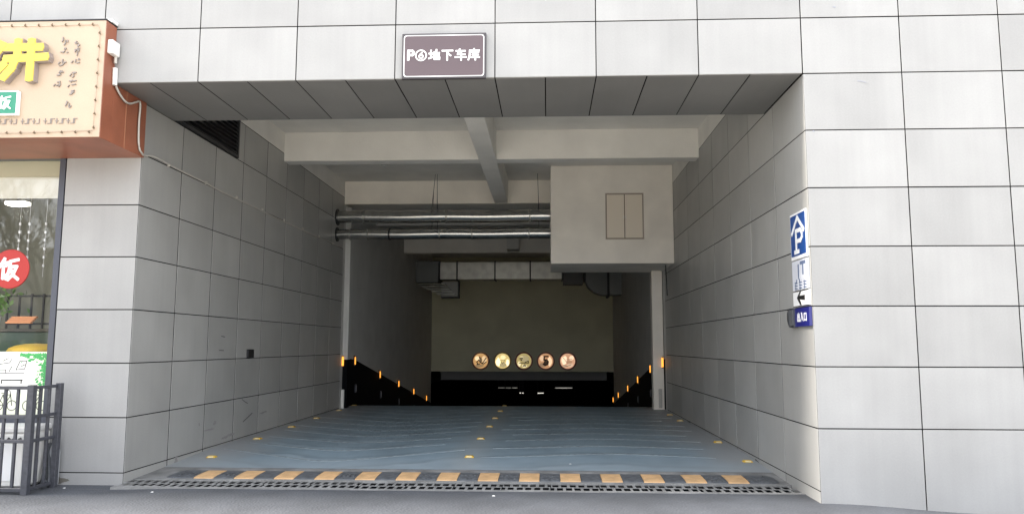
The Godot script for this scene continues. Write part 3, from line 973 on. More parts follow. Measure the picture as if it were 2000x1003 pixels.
# ---------------------------------------------------------------- round signs over the garage mouth
func make_discs() -> void:
	var xs := [1.596, 2.478, 3.338, 4.216, 5.091]
	var what := ["a horn and a stroke", "a faint triangle and bright sides", "a lorry on a line", "the number 5", "small written lines"]
	var lab := ["round sign with a dark looped mark, first from the left over the garage mouth", "plain pale round sign with a faint triangle, second from the left over the garage mouth", "round red-rimmed sign with a truck mark, in the middle over the garage mouth", "round sign with a black 5, over the garage mouth", "round sign with small lines of writing, last on the right over the garage mouth"]
	var ring_c := [lin(0.42, 0.16, 0.08), lin(0.5, 0.34, 0.12), lin(0.30, 0.04, 0.04), lin(0.38, 0.13, 0.09), lin(0.40, 0.12, 0.10)]
	var face_c := [Color(0.80, 0.62, 0.40), Color(0.90, 0.80, 0.52), Color(0.72, 0.64, 0.42), Color(0.78, 0.58, 0.42), Color(0.86, 0.66, 0.52)]
	for i in 5:
		var o := Vector3(xs[i], 0.785, -23.4)
		var t := thing("round_sign", o, lab[i], "sign", "round signs over the garage mouth")
		var s := st()
		lathe(s, o, Vector3.BACK, [Vector2(0.36, 0.0), Vector2(0.36, 0.035), Vector2(0.345, 0.05), Vector2(0.30, 0.05), Vector2(0.30, 0.03)], 36)
		commit("rim", s, mat(ring_c[i], 0.4), t)
		s = st()
		lathe(s, o, Vector3.BACK, [Vector2(0.302, 0.034), Vector2(0.0, 0.036)], 36)
		var fm := glow(face_c[i], 0.20)  # traffic sign face given emission in place of light it throws back
		commit("glowing_face", s, fm, t)
		var f := frame_of(o + Vector3(0, 0, 0.036), Vector3.RIGHT, Vector3.UP)
		var highlights: Array = [[[-0.12, 0.10, 0.13, 0.09, 0.34, 1.0], [0.14, 0.06, 0.10, 0.17, 0.30, 0.9], [-0.05, -0.2, 0.2, 0.06, 0.15, 0.7], [0.0, 0.03, 0.06, 0.13, 0.12, 0.6]], [[-0.17, -0.05, 0.10, 0.19, 0.46, 1.0], [0.2, -0.08, 0.07, 0.14, 0.48, 1.0], [0.02, 0.14, 0.12, 0.10, 0.34, 0.9], [0.03, -0.16, 0.15, 0.10, 0.16, 0.8]], [[0.05, 0.08, 0.17, 0.14, 0.20, 0.8], [-0.19, -0.12, 0.07, 0.12, 0.34, 1.0], [-0.1, 0.15, 0.08, 0.05, 0.30, 0.9], [0.02, -0.2, 0.11, 0.06, 0.33, 1.0]], [[-0.14, 0.10, 0.11, 0.12, 0.30, 0.9], [0.16, -0.02, 0.10, 0.20, 0.32, 1.0], [-0.12, -0.16, 0.14, 0.09, 0.16, 0.7], [0.0, -0.08, 0.10, 0.10, 0.06, 0.4]], [[-0.14, 0.03, 0.12, 0.18, 0.34, 1.0], [0.15, 0.12, 0.10, 0.10, 0.30, 1.0], [0.1, -0.16, 0.14, 0.08, 0.22, 0.9], [-0.1, -0.2, 0.1, 0.05, 0.20, 0.8]]][i]
		for b in highlights:
			s = st()
			var poly := PackedVector2Array()
			for k in 16:
				var a := TAU * k / 16.0
				var rr := rng.randf_range(0.8, 1.1)
				var pt := Vector2(b[0] + cos(a) * b[2] * rr, b[1] + sin(a) * b[3] * rr)
				poly.append(pt.limit_length(0.292))
			plate(s, f, poly, -0.002, 0.0012 + 0.0004 * highlights.find(b))
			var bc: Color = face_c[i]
			commit("painted_highlight", s, glow(Color(bc.r * b[5], bc.g * b[5], bc.b * b[5]).lerp(Color(1.0, 0.95, 0.84), 0.45 * b[5] * b[5]), b[4]), t)  # uneven glowing patches, painted highlights on the sign face
		s = st()
		match i:
			0:
				brush(s, f, [[-16, -6, -8, 4, 2, -8, 12, -12, 22, -4], [-12, -8, -14, -14, -4, -12], [-3, 8, -6, 16], [6, -12, 22, 12]], 1.0, 0.035, 0.006)
			1:
				strokes(s, f, [[-10, 4, 10, 4, 0, -12, -10, 4]], 1.0, 0.012, 0.004)
			2:
				brush(s, f, [[-19, -8, 19, -8], [-16, 12, -6, 12, -10, 2, -16, 8], [4, -6, 18, 0, 18, -6], [-4, -20, 8, -20, 4, -14, -4, -20]], 1.0, 0.03, 0.006)
			3:
				brush(s, f, [[9, 18, -6, 18, -7, 4, 4, 5, 10, -3, 8, -13, -2, -17, -10, -12]], 1.0, 0.055, 0.006)
			4:
				strokes(s, f, [[-20, 16, -6, -2], [-6, 6, 18, 8], [-6, 1, 16, 2], [-7, -4, 18, -3], [-5, -9, 15, -10], [-18, -16, -4, -20, 12, -16]], 1.0, 0.014, 0.005)
		commit("symbol", s, mat(lin(0.03, 0.02, 0.015), 0.6), t)

# ---------------------------------------------------------------- studs, bump, drain
func make_floor_items() -> void:
	var bits := [[4.55, -2.0, "tiny scrap of white paper on the blue floor behind the speed bump"], [3.72, -0.2, "tiny scrap of white paper on the asphalt in front of the drain's middle"], [5.9, 0.55, "tiny scrap of white paper on the asphalt towards the right wall"], [0.15, -0.25, "tiny scrap of white paper on the asphalt near the left pier"], [-0.95, -0.5, "tiny scrap of white paper at the foot of the left pier"]]
	for b in bits:
		var y: float = (floor_y(b[1]) + 0.004) if b[1] < -0.5 and b[0] > XL else ground_y(b[0], b[1]) + 0.001
		var o := thing("paper_scrap", Vector3(b[0], y, b[1]), b[2], "litter", "paper scraps on the ground")
		var s := st()
		tri(s, Vector3(b[0] - 0.016, y, b[1] + 0.01), Vector3(b[0] + 0.018, y, b[1] + 0.014), Vector3(b[0] + 0.006, y + 0.005, b[1] - 0.012))
		tri(s, Vector3(b[0] - 0.016, y, b[1] + 0.01), Vector3(b[0] + 0.006, y + 0.005, b[1] - 0.012), Vector3(b[0] - 0.013, y + 0.003, b[1] - 0.014))
		commit("scrap", s, m.white_print, o)
	var proto: Node3D = null
	var spots := []
	var zs := [-2.25, -3.97, -5.68, -7.3, -9.1, -10.6]
	for i in 6:
		spots.append([-0.10 - 0.045 * i, zs[i], "along the left wall", i])
	for i in 6:
		spots.append([3.25, [-2.41, -4.18, -5.95, -7.5, -9.16, -10.8][i], "on the centre line", i])
	for i in 4:
		spots.append([6.79, [-2.25, -3.95, -7.2, -8.45][i], "along the right wall", i])
	var ord := ["nearest the speed bump", "second from the speed bump", "third from the speed bump", "fourth from the speed bump", "fifth from the speed bump", "at the crest of the ramp"]
	for sp in spots:
		var y := floor_y(sp[1]) + 0.003
		var label: String = "small yellow road stud %s, %s" % [sp[2], ord[sp[3]]]
		var o: Node3D
		if proto == null:
			o = thing("road_stud", Vector3.ZERO, label, "road stud", "road studs on the passage floor")
			proto = o
			var s := st()
			var base := [Vector3(-0.085, 0, -0.07), Vector3(0.085, 0, -0.07), Vector3(0.085, 0, 0.07), Vector3(-0.085, 0, 0.07)]
			var top := [Vector3(-0.055, 0.028, -0.035), Vector3(0.055, 0.028, -0.035), Vector3(0.055, 0.028, 0.035), Vector3(-0.055, 0.028, 0.035)]
			quad(s, top[3], top[2], top[1], top[0])
			for i in 4:
				var j := (i + 1) % 4
				quad(s, base[j], base[i], top[i], top[j])
			commit("stud_body", s, m.stud_yellow, o)
			s = st()
			quad(s, Vector3(-0.05, 0.006, 0.0675), Vector3(0.05, 0.006, 0.0675), Vector3(0.045, 0.023, 0.0465), Vector3(-0.045, 0.023, 0.0465))
			commit("reflector", s, m.stud_pale, o)
		else:
			o = proto.duplicate()
			o.name = numbered("road_stud")
			add_child(o)
			o.set_meta("label", label)
		o.position = Vector3(sp[0], y, sp[1])
		o.rotation.y = rng.randf_range(-0.06, 0.06)
		o.scale = Vector3(0.72, 0.75, 0.8)
	# speed bump
	var t := thing("speed_bump", Vector3(3.35, -0.1, -1.05), "black and yellow rubber speed bump across the entrance", "speed bump")
	var prof := [Vector2(-0.965, 0.0), Vector2(-0.972, 0.012), Vector2(-0.985, 0.018), Vector2(-1.06, 0.026), Vector2(-1.20, 0.032), Vector2(-1.36, 0.035), Vector2(-1.385, 0.018)]
	var n := 31
	var xa := 0.02
	var step := (6.78 - 0.02 - 0.06) / 29.0
	for k in 29:
		var x0 := xa + k * step + 0.003
		var x1 := xa + (k + 1) * step - 0.003
		var s := st()
		bump_block(s, prof, x0, x1)
		var black := k % 2 == 0
		if black:
			var kind := rng.randi() % 3
			for q in 4:
				var xq := lerpf(x0 + 0.03, x1 - 0.04, q / 3.0)
				if kind == 0:
					box(s, Vector3(xq - 0.012, -0.09, -1.24), Vector3(xq + 0.012, -0.0685, -1.06))
				elif kind == 1:
					box(s, Vector3(xq - 0.014, -0.09, -1.22), Vector3(xq + 0.014, -0.069, -1.17))
					box(s, Vector3(xq - 0.014, -0.10, -1.06), Vector3(xq + 0.014, -0.077, -1.01))
		commit("black_block" if black else "yellow_block", s, m.black_rubber if black else m.yellow_rubber, t)
	for e in 2:
		var s := st()
		var ex := xa - 0.003 if e == 0 else 6.72 + 0.003
		var sg := -1.0 if e == 0 else 1.0
		for k in prof.size() - 1:
			for r in 5:
				var f0 := cos(PI / 2 * r / 5.0)
				var f1 := cos(PI / 2 * (r + 1) / 5.0)
				var q := []
				for w in [[k, f0, r], [k + 1, f0, r], [k + 1, f1, r + 1], [k, f1, r + 1]]:
					var c: Vector2 = prof[w[0]]
					q.append(Vector3(ex + sg * 0.13 * sin(PI / 2 * w[2] / 5.0), -0.105 + c.y * w[1], -1.137 + (c.x + 1.137) * lerpf(1.0, w[1], 0.75)))
				if sg > 0:
					q.reverse()
				quad(s, q[3], q[2], q[1], q[0])
		commit("end_cap", s, m.black_rubber, t)
	# drain
	t = thing("drain_grate", Vector3(3.25, -0.105, -0.7), "slotted drain grate across the whole entrance", "drain")
	var seg := (XR - XL) / 14.0
	for k in 14:
		var s := st()
		var x0 := XL + k * seg + 0.004
		var x1 := XL + (k + 1) * seg - 0.004
		var yt := -0.104 + rng.randf_range(-0.004, 0.003)
		for z in [-0.895, -0.705, -0.515]:
			bevel_box(s, Vector3(x0, yt - 0.010, z), Vector3(x1, yt, z + 0.014), 0.002)
		for r in 2:
			for q in 6:
				var xb := lerpf(x0, x1, (q + 0.5 * r) / 5.5)
				var wb := 0.011 + 0.006 * rng.randf()
				bevel_box(s, Vector3(maxf(x0, xb - wb), yt - 0.010, -0.882 + r * 0.19), Vector3(minf(x1, xb + wb), yt - 0.001, -0.704 + r * 0.19), 0.002)
		commit("grate_panel", s, m.concrete, t)
	var s := st()
	box(s, Vector3(XL, -0.395, -0.898), Vector3(XR, -0.390, -0.502))
	box(s, Vector3(XL, -0.39, -0.898), Vector3(XR, -0.125, -0.892))
	box(s, Vector3(XL, -0.39, -0.508), Vector3(XR, -0.125, -0.502))
	commit("channel_shade", s, m.black_paint, t)  # black sheets stand in for the shade down in the channel

func bump_block(s: SurfaceTool, prof: Array, x0: float, x1: float) -> void:
	for k in prof.size() - 1:
		var a: Vector2 = prof[k]
		var b: Vector2 = prof[k + 1]
		quad(s, Vector3(x0, -0.105 + a.y, a.x), Vector3(x1, -0.105 + a.y, a.x), Vector3(x1, -0.105 + b.y, b.x), Vector3(x0, -0.105 + b.y, b.x))
		for e in 2:
			var x := x0 if e == 0 else x1
			var q := [Vector3(x, -0.105, a.x), Vector3(x, -0.105 + a.y, a.x), Vector3(x, -0.105 + b.y, b.x), Vector3(x, -0.105, b.x)]
			if e == 1:
				q.reverse()
			quad(s, q[0], q[1], q[2], q[3])

# ---------------------------------------------------------------- lettering
const G_DI := [[5, 62, 40, 62], [22, 90, 22, 27], [3, 18, 42, 32], [45, 50, 92, 68, 89, 32, 79, 34], [69, 96, 69, 24], [52, 76, 52, 11, 95, 11, 96, 28]]
const G_XIA := [[5, 86, 95, 86], [48, 86, 48, 2], [54, 62, 78, 42]]
const G_CHE := [[11, 82, 88, 82], [42, 98, 24, 52, 86, 52], [3, 27, 97, 27], [54, 68, 54, 0]]
const G_KU := [[50, 99, 54, 88], [13, 84, 95, 84], [14, 84, 12, 40, 2, 2], [28, 69, 90, 69], [50, 80, 38, 46, 88, 46], [24, 24, 97, 24], [62, 58, 62, 0]]
const G_FAN := [[28, 98, 8, 62], [20, 80, 43, 80, 37, 66], [25, 62, 25, 8, 43, 24], [93, 94, 56, 86], [56, 86, 54, 50, 42, 4], [58, 62, 88, 62, 74, 28, 50, 2], [62, 46, 76, 20, 97, 4]]
const G_BING := [[28, 98, 8, 62], [20, 78, 42, 78, 36, 62], [24, 60, 24, 6, 42, 24], [58, 98, 64, 84], [90, 98, 82, 84], [48, 72, 99, 72], [44, 44, 102, 44], [64, 72, 62, 36, 46, 2], [84, 72, 84, 0]]
const G_CHU := [[50, 98, 50, 4], [16, 84, 16, 54, 84, 54, 84, 84], [8, 42, 8, 4, 92, 4, 92, 42]]
const G_RU := [[52, 96, 44, 60, 30, 30, 6, 2], [34, 92, 50, 92, 62, 50, 94, 2]]
const G_KOU := [[14, 86, 14, 6], [86, 86, 86, 6], [14, 86, 86, 86], [14, 12, 86, 12]]

func make_name_sign() -> void:
	var t := thing("name_sign", Vector3(3.19, 4.19, 0.02), "mauve plate with white characters above the middle of the entrance", "sign")
	var s := st()
	var f := frame_of(Vector3(2.747, 4.188, 0.008), Vector3.RIGHT, Vector3.UP)
	bevel_box(s, Vector3(2.745, 4.186, -0.004), Vector3(3.637, 4.680, 0.045), 0.004)
	commit("board", s, m.sign_edge, t)
	s = st()
	var w := 0.888
	var h := 0.49
	plate(s, f, rounded(Vector2(0.018, 0.018), Vector2(w - 0.018, h - 0.018), 0.03), 0.03, 0.0395)
	commit("white_border", s, m.white_print, t)
	s = st()
	plate(s, f, rounded(Vector2(0.027, 0.027), Vector2(w - 0.027, h - 0.027), 0.026), 0.035, 0.0415)
	commit("face", s, m.mauve, t)
	s = st()
	var g := frame_of(Vector3(2.747, 4.188, 0.0492), Vector3.RIGHT, Vector3.UP)
	strokes(s, g, [[0, 0, 0, 100], [0, 96, 42, 96, 56, 84, 56, 62, 42, 50, 0, 50]], 0.098, 0.024, 0.003, Vector2(0.068, 0.205))
	var ring := []
	var six := [30, 92, 8, 60, 2, 34]
	for k in 25:
		ring.append(50 + 50 * cos(TAU * k / 24))
		ring.append(50 + 50 * sin(TAU * k / 24))
	strokes(s, g, [ring], 0.112, 0.012, 0.003, Vector2(0.147, 0.193))
	var loop := []
	for k in 13:
		loop.append(32 + 30 * cos(TAU * k / 12))
		loop.append(32 + 30 * sin(TAU * k / 12))
	strokes(s, g, [loop, [50, 98, 16, 62, 4, 36]], 0.066, 0.0135, 0.003, Vector2(0.182, 0.217))
	var glyphs := [G_DI, G_XIA, G_CHE, G_KU]
	for k in 4:
		strokes(s, g, glyphs[k], 0.122, 0.0165, 0.003, Vector2(0.282 + k * 0.140, 0.192))
	commit("lettering", s, m.white_print, t)

func make_wall_signs() -> void:
	# frame: u towards the street, v up, standing on the right passage wall and facing left
	var up := Vector3.UP
	var f := frame_of(Vector3(XR - 0.003, 0, 0), Vector3(0, 0, 1), up)
	var t := thing("parking_sign", Vector3(XR, 2.31, -0.29), "blue sign with a white P under a roof mark on the right passage wall", "sign")
	var s := st()
	plate(s, f, rounded(Vector2(-0.54, 2.31), Vector2(-0.045, 2.80), 0.008), 0.0, 0.018)
	commit("white_edge", s, m.white_print, t)
	s = st()
	plate(s, f, rounded(Vector2(-0.525, 2.345), Vector2(-0.06, 2.778), 0.006), 0.01, 0.0205)
	commit("blue_face", s, m.blue, t)
	s = st()
	strokes(s, f.translated_local(Vector3(0, 0, 0.0205)), [[-48, 259, -29, 274.5, -10, 259]], 1.0, 0.042, 0.003)
	strokes(s, f.translated_local(Vector3(0, 0, 0.0206)), [[-35, 240, -35, 261], [-35, 260.5, -21, 260.5, -16, 257, -16, 252.5, -21, 249.5, -35, 249.5], [-40, 238.5, -28, 238.5]], 1.0, 0.044, 0.003)
	commit("lettering", s, m.white_print, t)
	t = thing("notice_board", Vector3(XR, 1.98, -0.29), "white notice with faint grey writing below the blue parking sign", "sign")
	s = st()
	plate(s, f, rounded(Vector2(-0.535, 1.985), Vector2(-0.04, 2.295), 0.006), 0.0, 0.016)
	commit("board", s, mat(lin(0.62, 0.64, 0.70), 0.45), t)
	s = st()
	var g := f.translated_local(Vector3(0, 0, 0.016))
	strokes(s, g, [[-33, 224, -33, 213], [-26, 226, -12, 226], [-19, 226, -19, 215]], 1.0, 0.035, 0.002)
	strokes(s, g, [[-40, 209, -40, 206], [-33, 211, -30, 208]], 1.0, 0.02, 0.002)
	for r in 3:
		for c in 3:
			strokes(s, g, [[-46 + c * 14, 206.5 - r * 3.0, -38 + c * 14, 206.0 - r * 3.0], [-43 + c * 14, 207.0 - r * 3.0, -44 + c * 14, 204.6 - r * 3.0]], 1.0, 0.011, 0.002)
	commit("lettering", s, mat(lin(0.12, 0.16, 0.26), 0.5), t)
	t = thing("arrow_board", Vector3(XR, 1.8, -0.29), "white board with a black arrow pointing into the passage", "sign")
	s = st()
	plate(s, f, rounded(Vector2(-0.535, 1.815), Vector2(-0.035, 1.975), 0.006), 0.0, 0.016)
	commit("board", s, m.white_print, t)
	s = st()
	g = f.translated_local(Vector3(0, 0, 0.0165))
	plate(s, g, PackedVector2Array([Vector2(-0.41, 1.905), Vector2(-0.31, 1.825), Vector2(-0.27, 1.825), Vector2(-0.325, 1.885), Vector2(-0.16, 1.872), Vector2(-0.16, 1.925), Vector2(-0.325, 1.925), Vector2(-0.27, 1.97), Vector2(-0.31, 1.97)]), -0.003, 0.002)
	strokes(s, g, [[-53, 181.9, -4, 181.9], [-53, 197.2, -4, 197.2]], 1.0, 0.006, 0.0015)
	commit("arrow", s, m.black_print, t)
	t = thing("entrance_plate", Vector3(XR, 1.6, -0.3), "small navy sign with white characters and a grey end piece, lowest of the wall signs", "sign")
	s = st()
	plate(s, f, rounded(Vector2(-0.46, 1.605), Vector2(-0.015, 1.795), 0.006), 0.0, 0.03)
	commit("board", s, m.navy, t)
	s = st()
	g = f.translated_local(Vector3(0, 0, 0.0305))
	var gl := [G_CHU, G_RU, G_KOU]
	for k in 3:
		strokes(s, g, gl[k], 0.088, 0.013, 0.002, Vector2(-0.385 + k * 0.105, 1.658))
	commit("lettering", s, m.white_print, t)
	s = st()
	plate(s, f, PackedVector2Array([Vector2(-0.68, 1.67), Vector2(-0.62, 1.60), Vector2(-0.462, 1.60), Vector2(-0.462, 1.80), Vector2(-0.62, 1.80), Vector2(-0.68, 1.75)]), 0.0, 0.045)
	commit("end_piece", s, mat(lin(0.10, 0.105, 0.12), 0.35, 0.6), t)
	s = st()
	plate(s, f, rounded(Vector2(-0.615, 1.615), Vector2(-0.48, 1.785), 0.02), 0.04, 0.050)
	commit("lens_cover", s, mat(lin(0.22, 0.23, 0.25), 0.25, 0.5), t)

# ---------------------------------------------------------------- shop sign
func make_shop_sign() -> void:
	var xs := -0.385
	var zf := 0.205
	var y0 := 3.55
	var y1 := 4.82
	var t := thing("shop_sign", Vector3(-2.0, y0, -0.2), "big cream shop sign box with copper brown sides and yellow characters", "sign")
	var s := st()
	bevel_box(s, Vector3(-6.0, y0, -0.0), Vector3(xs, y1, zf - 0.01), 0.004)
	box(s, Vector3(-6.0, y0 + 0.0005, ZP), Vector3(xs - 0.0006, 4.198, -0.0005))
	commit("box_body", s, m.copper, t)
	s = st()
	box(s, Vector3(xs - 0.001, y0 + 0.001, -0.275), Vector3(xs + 0.0035, 4.197, -0.262))
	commit("seam", s, mat(lin(0.36, 0.16, 0.09), 0.45), t)
	s = st()
	bevel_box(s, Vector3(-6.0, y0 + 0.003, zf - 0.011), Vector3(xs - 0.003, y1 - 0.003, zf), 0.003)
	commit("face", s, m.sign_face, t)
	s = st()
	bevel_box(s, Vector3(-6.0, y1, -0.001), Vector3(xs + 0.006, y1 + 0.014, zf + 0.006), 0.003)
	commit("top_trim", s, m.dark_metal, t)
	s = st()
	bevel_box(s, Vector3(xs - 0.25, y1 + 0.0145, 0.002), Vector3(xs + 0.012, y1 + 0.05, 0.12), 0.004)
	commit("top_flashing", s, m.white_paint, t)
	# big raised characters
	var f := frame_of(Vector3(0, 0, zf), Vector3.RIGHT, Vector3.UP)
	var bing := [[0.098, 0.352, 0.472, 0.350], [0.116, 0.226, 0.535, 0.244], [0.231, 0.410, 0.231, 0.267, 0.178, 0.125, 0.100, 0.030], [0.377, 0.410, 0.377, 0.018], [-0.06, 0.43, 0.06, 0.375, 0.0, 0.285, -0.06, 0.27], [0.09, 0.165, -0.02, 0.055, -0.08, 0.02], [-0.26, 0.47, -0.36, 0.30], [-0.30, 0.38, -0.12, 0.38], [-0.24, 0.29, -0.24, 0.02, -0.12, 0.10]]
	for pass_ in 2:
		s = st()
		var dp := 0.066 if pass_ == 0 else 0.076
		var wd := 0.098 if pass_ == 0 else 0.084
		brush(s, f, bing, 100.0, wd, dp, Vector2(-1.51, 4.155))
		commit("letter_side" if pass_ == 0 else "letter_face", s, m.letter_side if pass_ == 0 else m.letter_yellow, t)
	# green panel
	s = st()
	bevel_box(s, Vector3(-1.95, 3.785, zf + 0.001), Vector3(-1.255, 4.045, zf + 0.05), 0.004)
	var gp := commit("green_panel_frame", s, m.white_print, t)
	s = st()
	bevel_box(s, Vector3(-1.935, 3.80, zf + 0.045), Vector3(-1.27, 4.03, zf + 0.054), 0.002)
	commit("green_face", s, m.green_sign, gp)
	s = st()
	strokes(s, frame_of(Vector3(0, 0, zf + 0.054), Vector3.RIGHT, Vector3.UP), G_FAN, 0.14, 0.016, 0.004, Vector2(-1.46, 3.845))
	strokes(s, frame_of(Vector3(0, 0, zf + 0.054), Vector3.RIGHT, Vector3.UP), G_CHU, 0.14, 0.016, 0.004, Vector2(-1.66, 3.845))
	commit("lettering", s, m.white_print, gp)
	# two columns of small raised characters and a line of digits, too worn to read
	s = st()
	var cols := [[-0.655, 4.60, 7, 0.112], [-0.80, 4.61, 5, 0.118]]
	for c in cols:
		for k in c[2]:
			var ls := []
			for q in 5:
				var px := rng.randf_range(5, 85)
				var py := rng.randf_range(5, 85)
				match rng.randi() % 3:
					0: ls.append([px, py, minf(px + rng.randf_range(20, 50), 98), py + rng.randf_range(0, 8)])
					1: ls.append([px, py, px + rng.randf_range(-4, 4), minf(py + rng.randf_range(25, 50), 98)])
					2: ls.append([px, py, px - 18, py - 24])
			strokes(s, f, ls, 0.085, 0.009, 0.012, Vector2(c[0] - 0.05 - 0.012 * k, c[1] - k * c[3] - 0.06))
	for k in 22:
		var ls := [[0, 0, 0, 100], [0, 100, 60, 96]] if k % 3 == 0 else [[30, 0, 30, 100], [0, 50, 60, 52]] if k % 3 == 1 else [[0, 0, 60, 6, 60, 96]]
		if k != 6 and k != 12:
			strokes(s, f, ls, 0.052, 0.007, 0.008, Vector2(-1.52 + k * 0.041, 3.70))
	commit("small_lettering", s, mat(lin(0.24, 0.21, 0.19), 0.35, 0.4), t)
	# small lamps along the edge and their wire
	var spots := []
	for k in 9:
		spots.append(Vector2(-0.525 - k * 0.147, 4.765))
		spots.append(Vector2(-0.49 - k * 0.147, 3.60))
	for k in 8:
		spots.append(Vector2(-0.445, 4.67 - k * 0.146))
	for p in spots:
		s = st()
		var o := Vector3(p.x, p.y, zf)
		tube(s, [o, o + Vector3(0, 0, 0.022), o + Vector3(0.016, 0.01, 0.032)], 0.009, 0.007, 6)
		commit("edge_bulb", s, mat(lin(0.20, 0.15, 0.10), 0.5), t)
	s = st()
	tube(s, [Vector3(-1.75, 4.77, zf + 0.008), Vector3(-1.1, 4.763, zf + 0.008), Vector3(-0.47, 4.768, zf + 0.008), Vector3(-0.445, 4.70, zf + 0.008), Vector3(-0.445, 4.1, zf + 0.008), Vector3(-0.45, 3.62, zf + 0.008), Vector3(-1.1, 3.602, zf + 0.008), Vector3(-1.75, 3.598, zf + 0.008)], 0.003, -1, 5)
	commit("edge_wire", s, mat(lin(0.42, 0.33, 0.25), 0.5), t)

func smooth_path(p: Array, per := 6) -> Array:
	var c := Curve3D.new()
	for i in p.size():
		var d: Vector3 = (p[mini(i + 1, p.size() - 1)] - p[maxi(i - 1, 0)]) * 0.22
		c.add_point(p[i], -d, d)
	c.bake_interval = 0.02
	var out := []
	for i in p.size() - 1:
		for k in per:
			out.append(c.sample(i, float(k) / per))
	out.append(p[-1])
	return out

func make_cable() -> void:
	var t := thing("junction_box", Vector3(-0.36, 4.46, 0.08), "small white junction box on the brown side of the shop sign", "junction box")
	var s := st()
	bevel_box(s, Vector3(-0.386, 4.475, 0.02), Vector3(-0.325, 4.625, 0.165), 0.008)
	commit("body", s, m.white_paint, t)
	s = st()
	tube(s, [Vector3(-0.352, 4.40, 0.05), Vector3(-0.352, 4.478, 0.05)], 0.016, -1, 8)
	commit("gland", s, m.cable, t)
	t = thing("cable", Vector3(XL, 3.6, -4), "white cable that hangs by the sign and runs along the left passage wall", "cable")
	s = st()
	tube(s, [Vector3(-0.362, 4.355, 0.03), Vector3(-0.362, 4.17, 0.022)], 0.026, -1, 10)
	commit("sleeve", s, m.white_paint, t)
	var p := [Vector3(-0.362, 4.19, 0.02), Vector3(-0.362, 4.10, -0.10), Vector3(-0.362, 4.06, -0.25), Vector3(-0.362, 4.115, -0.40), Vector3(-0.362, 4.15, -0.475), Vector3(-0.362, 4.11, -0.51), Vector3(-0.362, 3.90, -0.505), Vector3(-0.362, 3.66, -0.53), Vector3(-0.37, 3.585, -0.62), Vector3(-0.392, 3.59, -0.75), Vector3(-0.392, 3.622, -0.97)]
	for k in 12:
		var z := -1.6 - k * 0.68
		p.append(Vector3(-0.394, 3.612 - 0.03 * sin(PI * (k + 0.5) / 12.0) + 0.006 * sin(k * 2.1), z))
	p.append(Vector3(-0.394, 3.63, -9.3))
	s = st()
	tube(s, smooth_path(p), 0.0115, -1, 8)
	commit("cable_body", s, m.cable, t)
	for k in 8:
		s = st()
		var z := -1.3 - k * 1.05
		bevel_box(s, Vector3(XL - 0.002, 3.588, z - 0.006), Vector3(XL + 0.030, 3.628, z + 0.006), 0.002)
		commit("clip", s, m.cable, t)

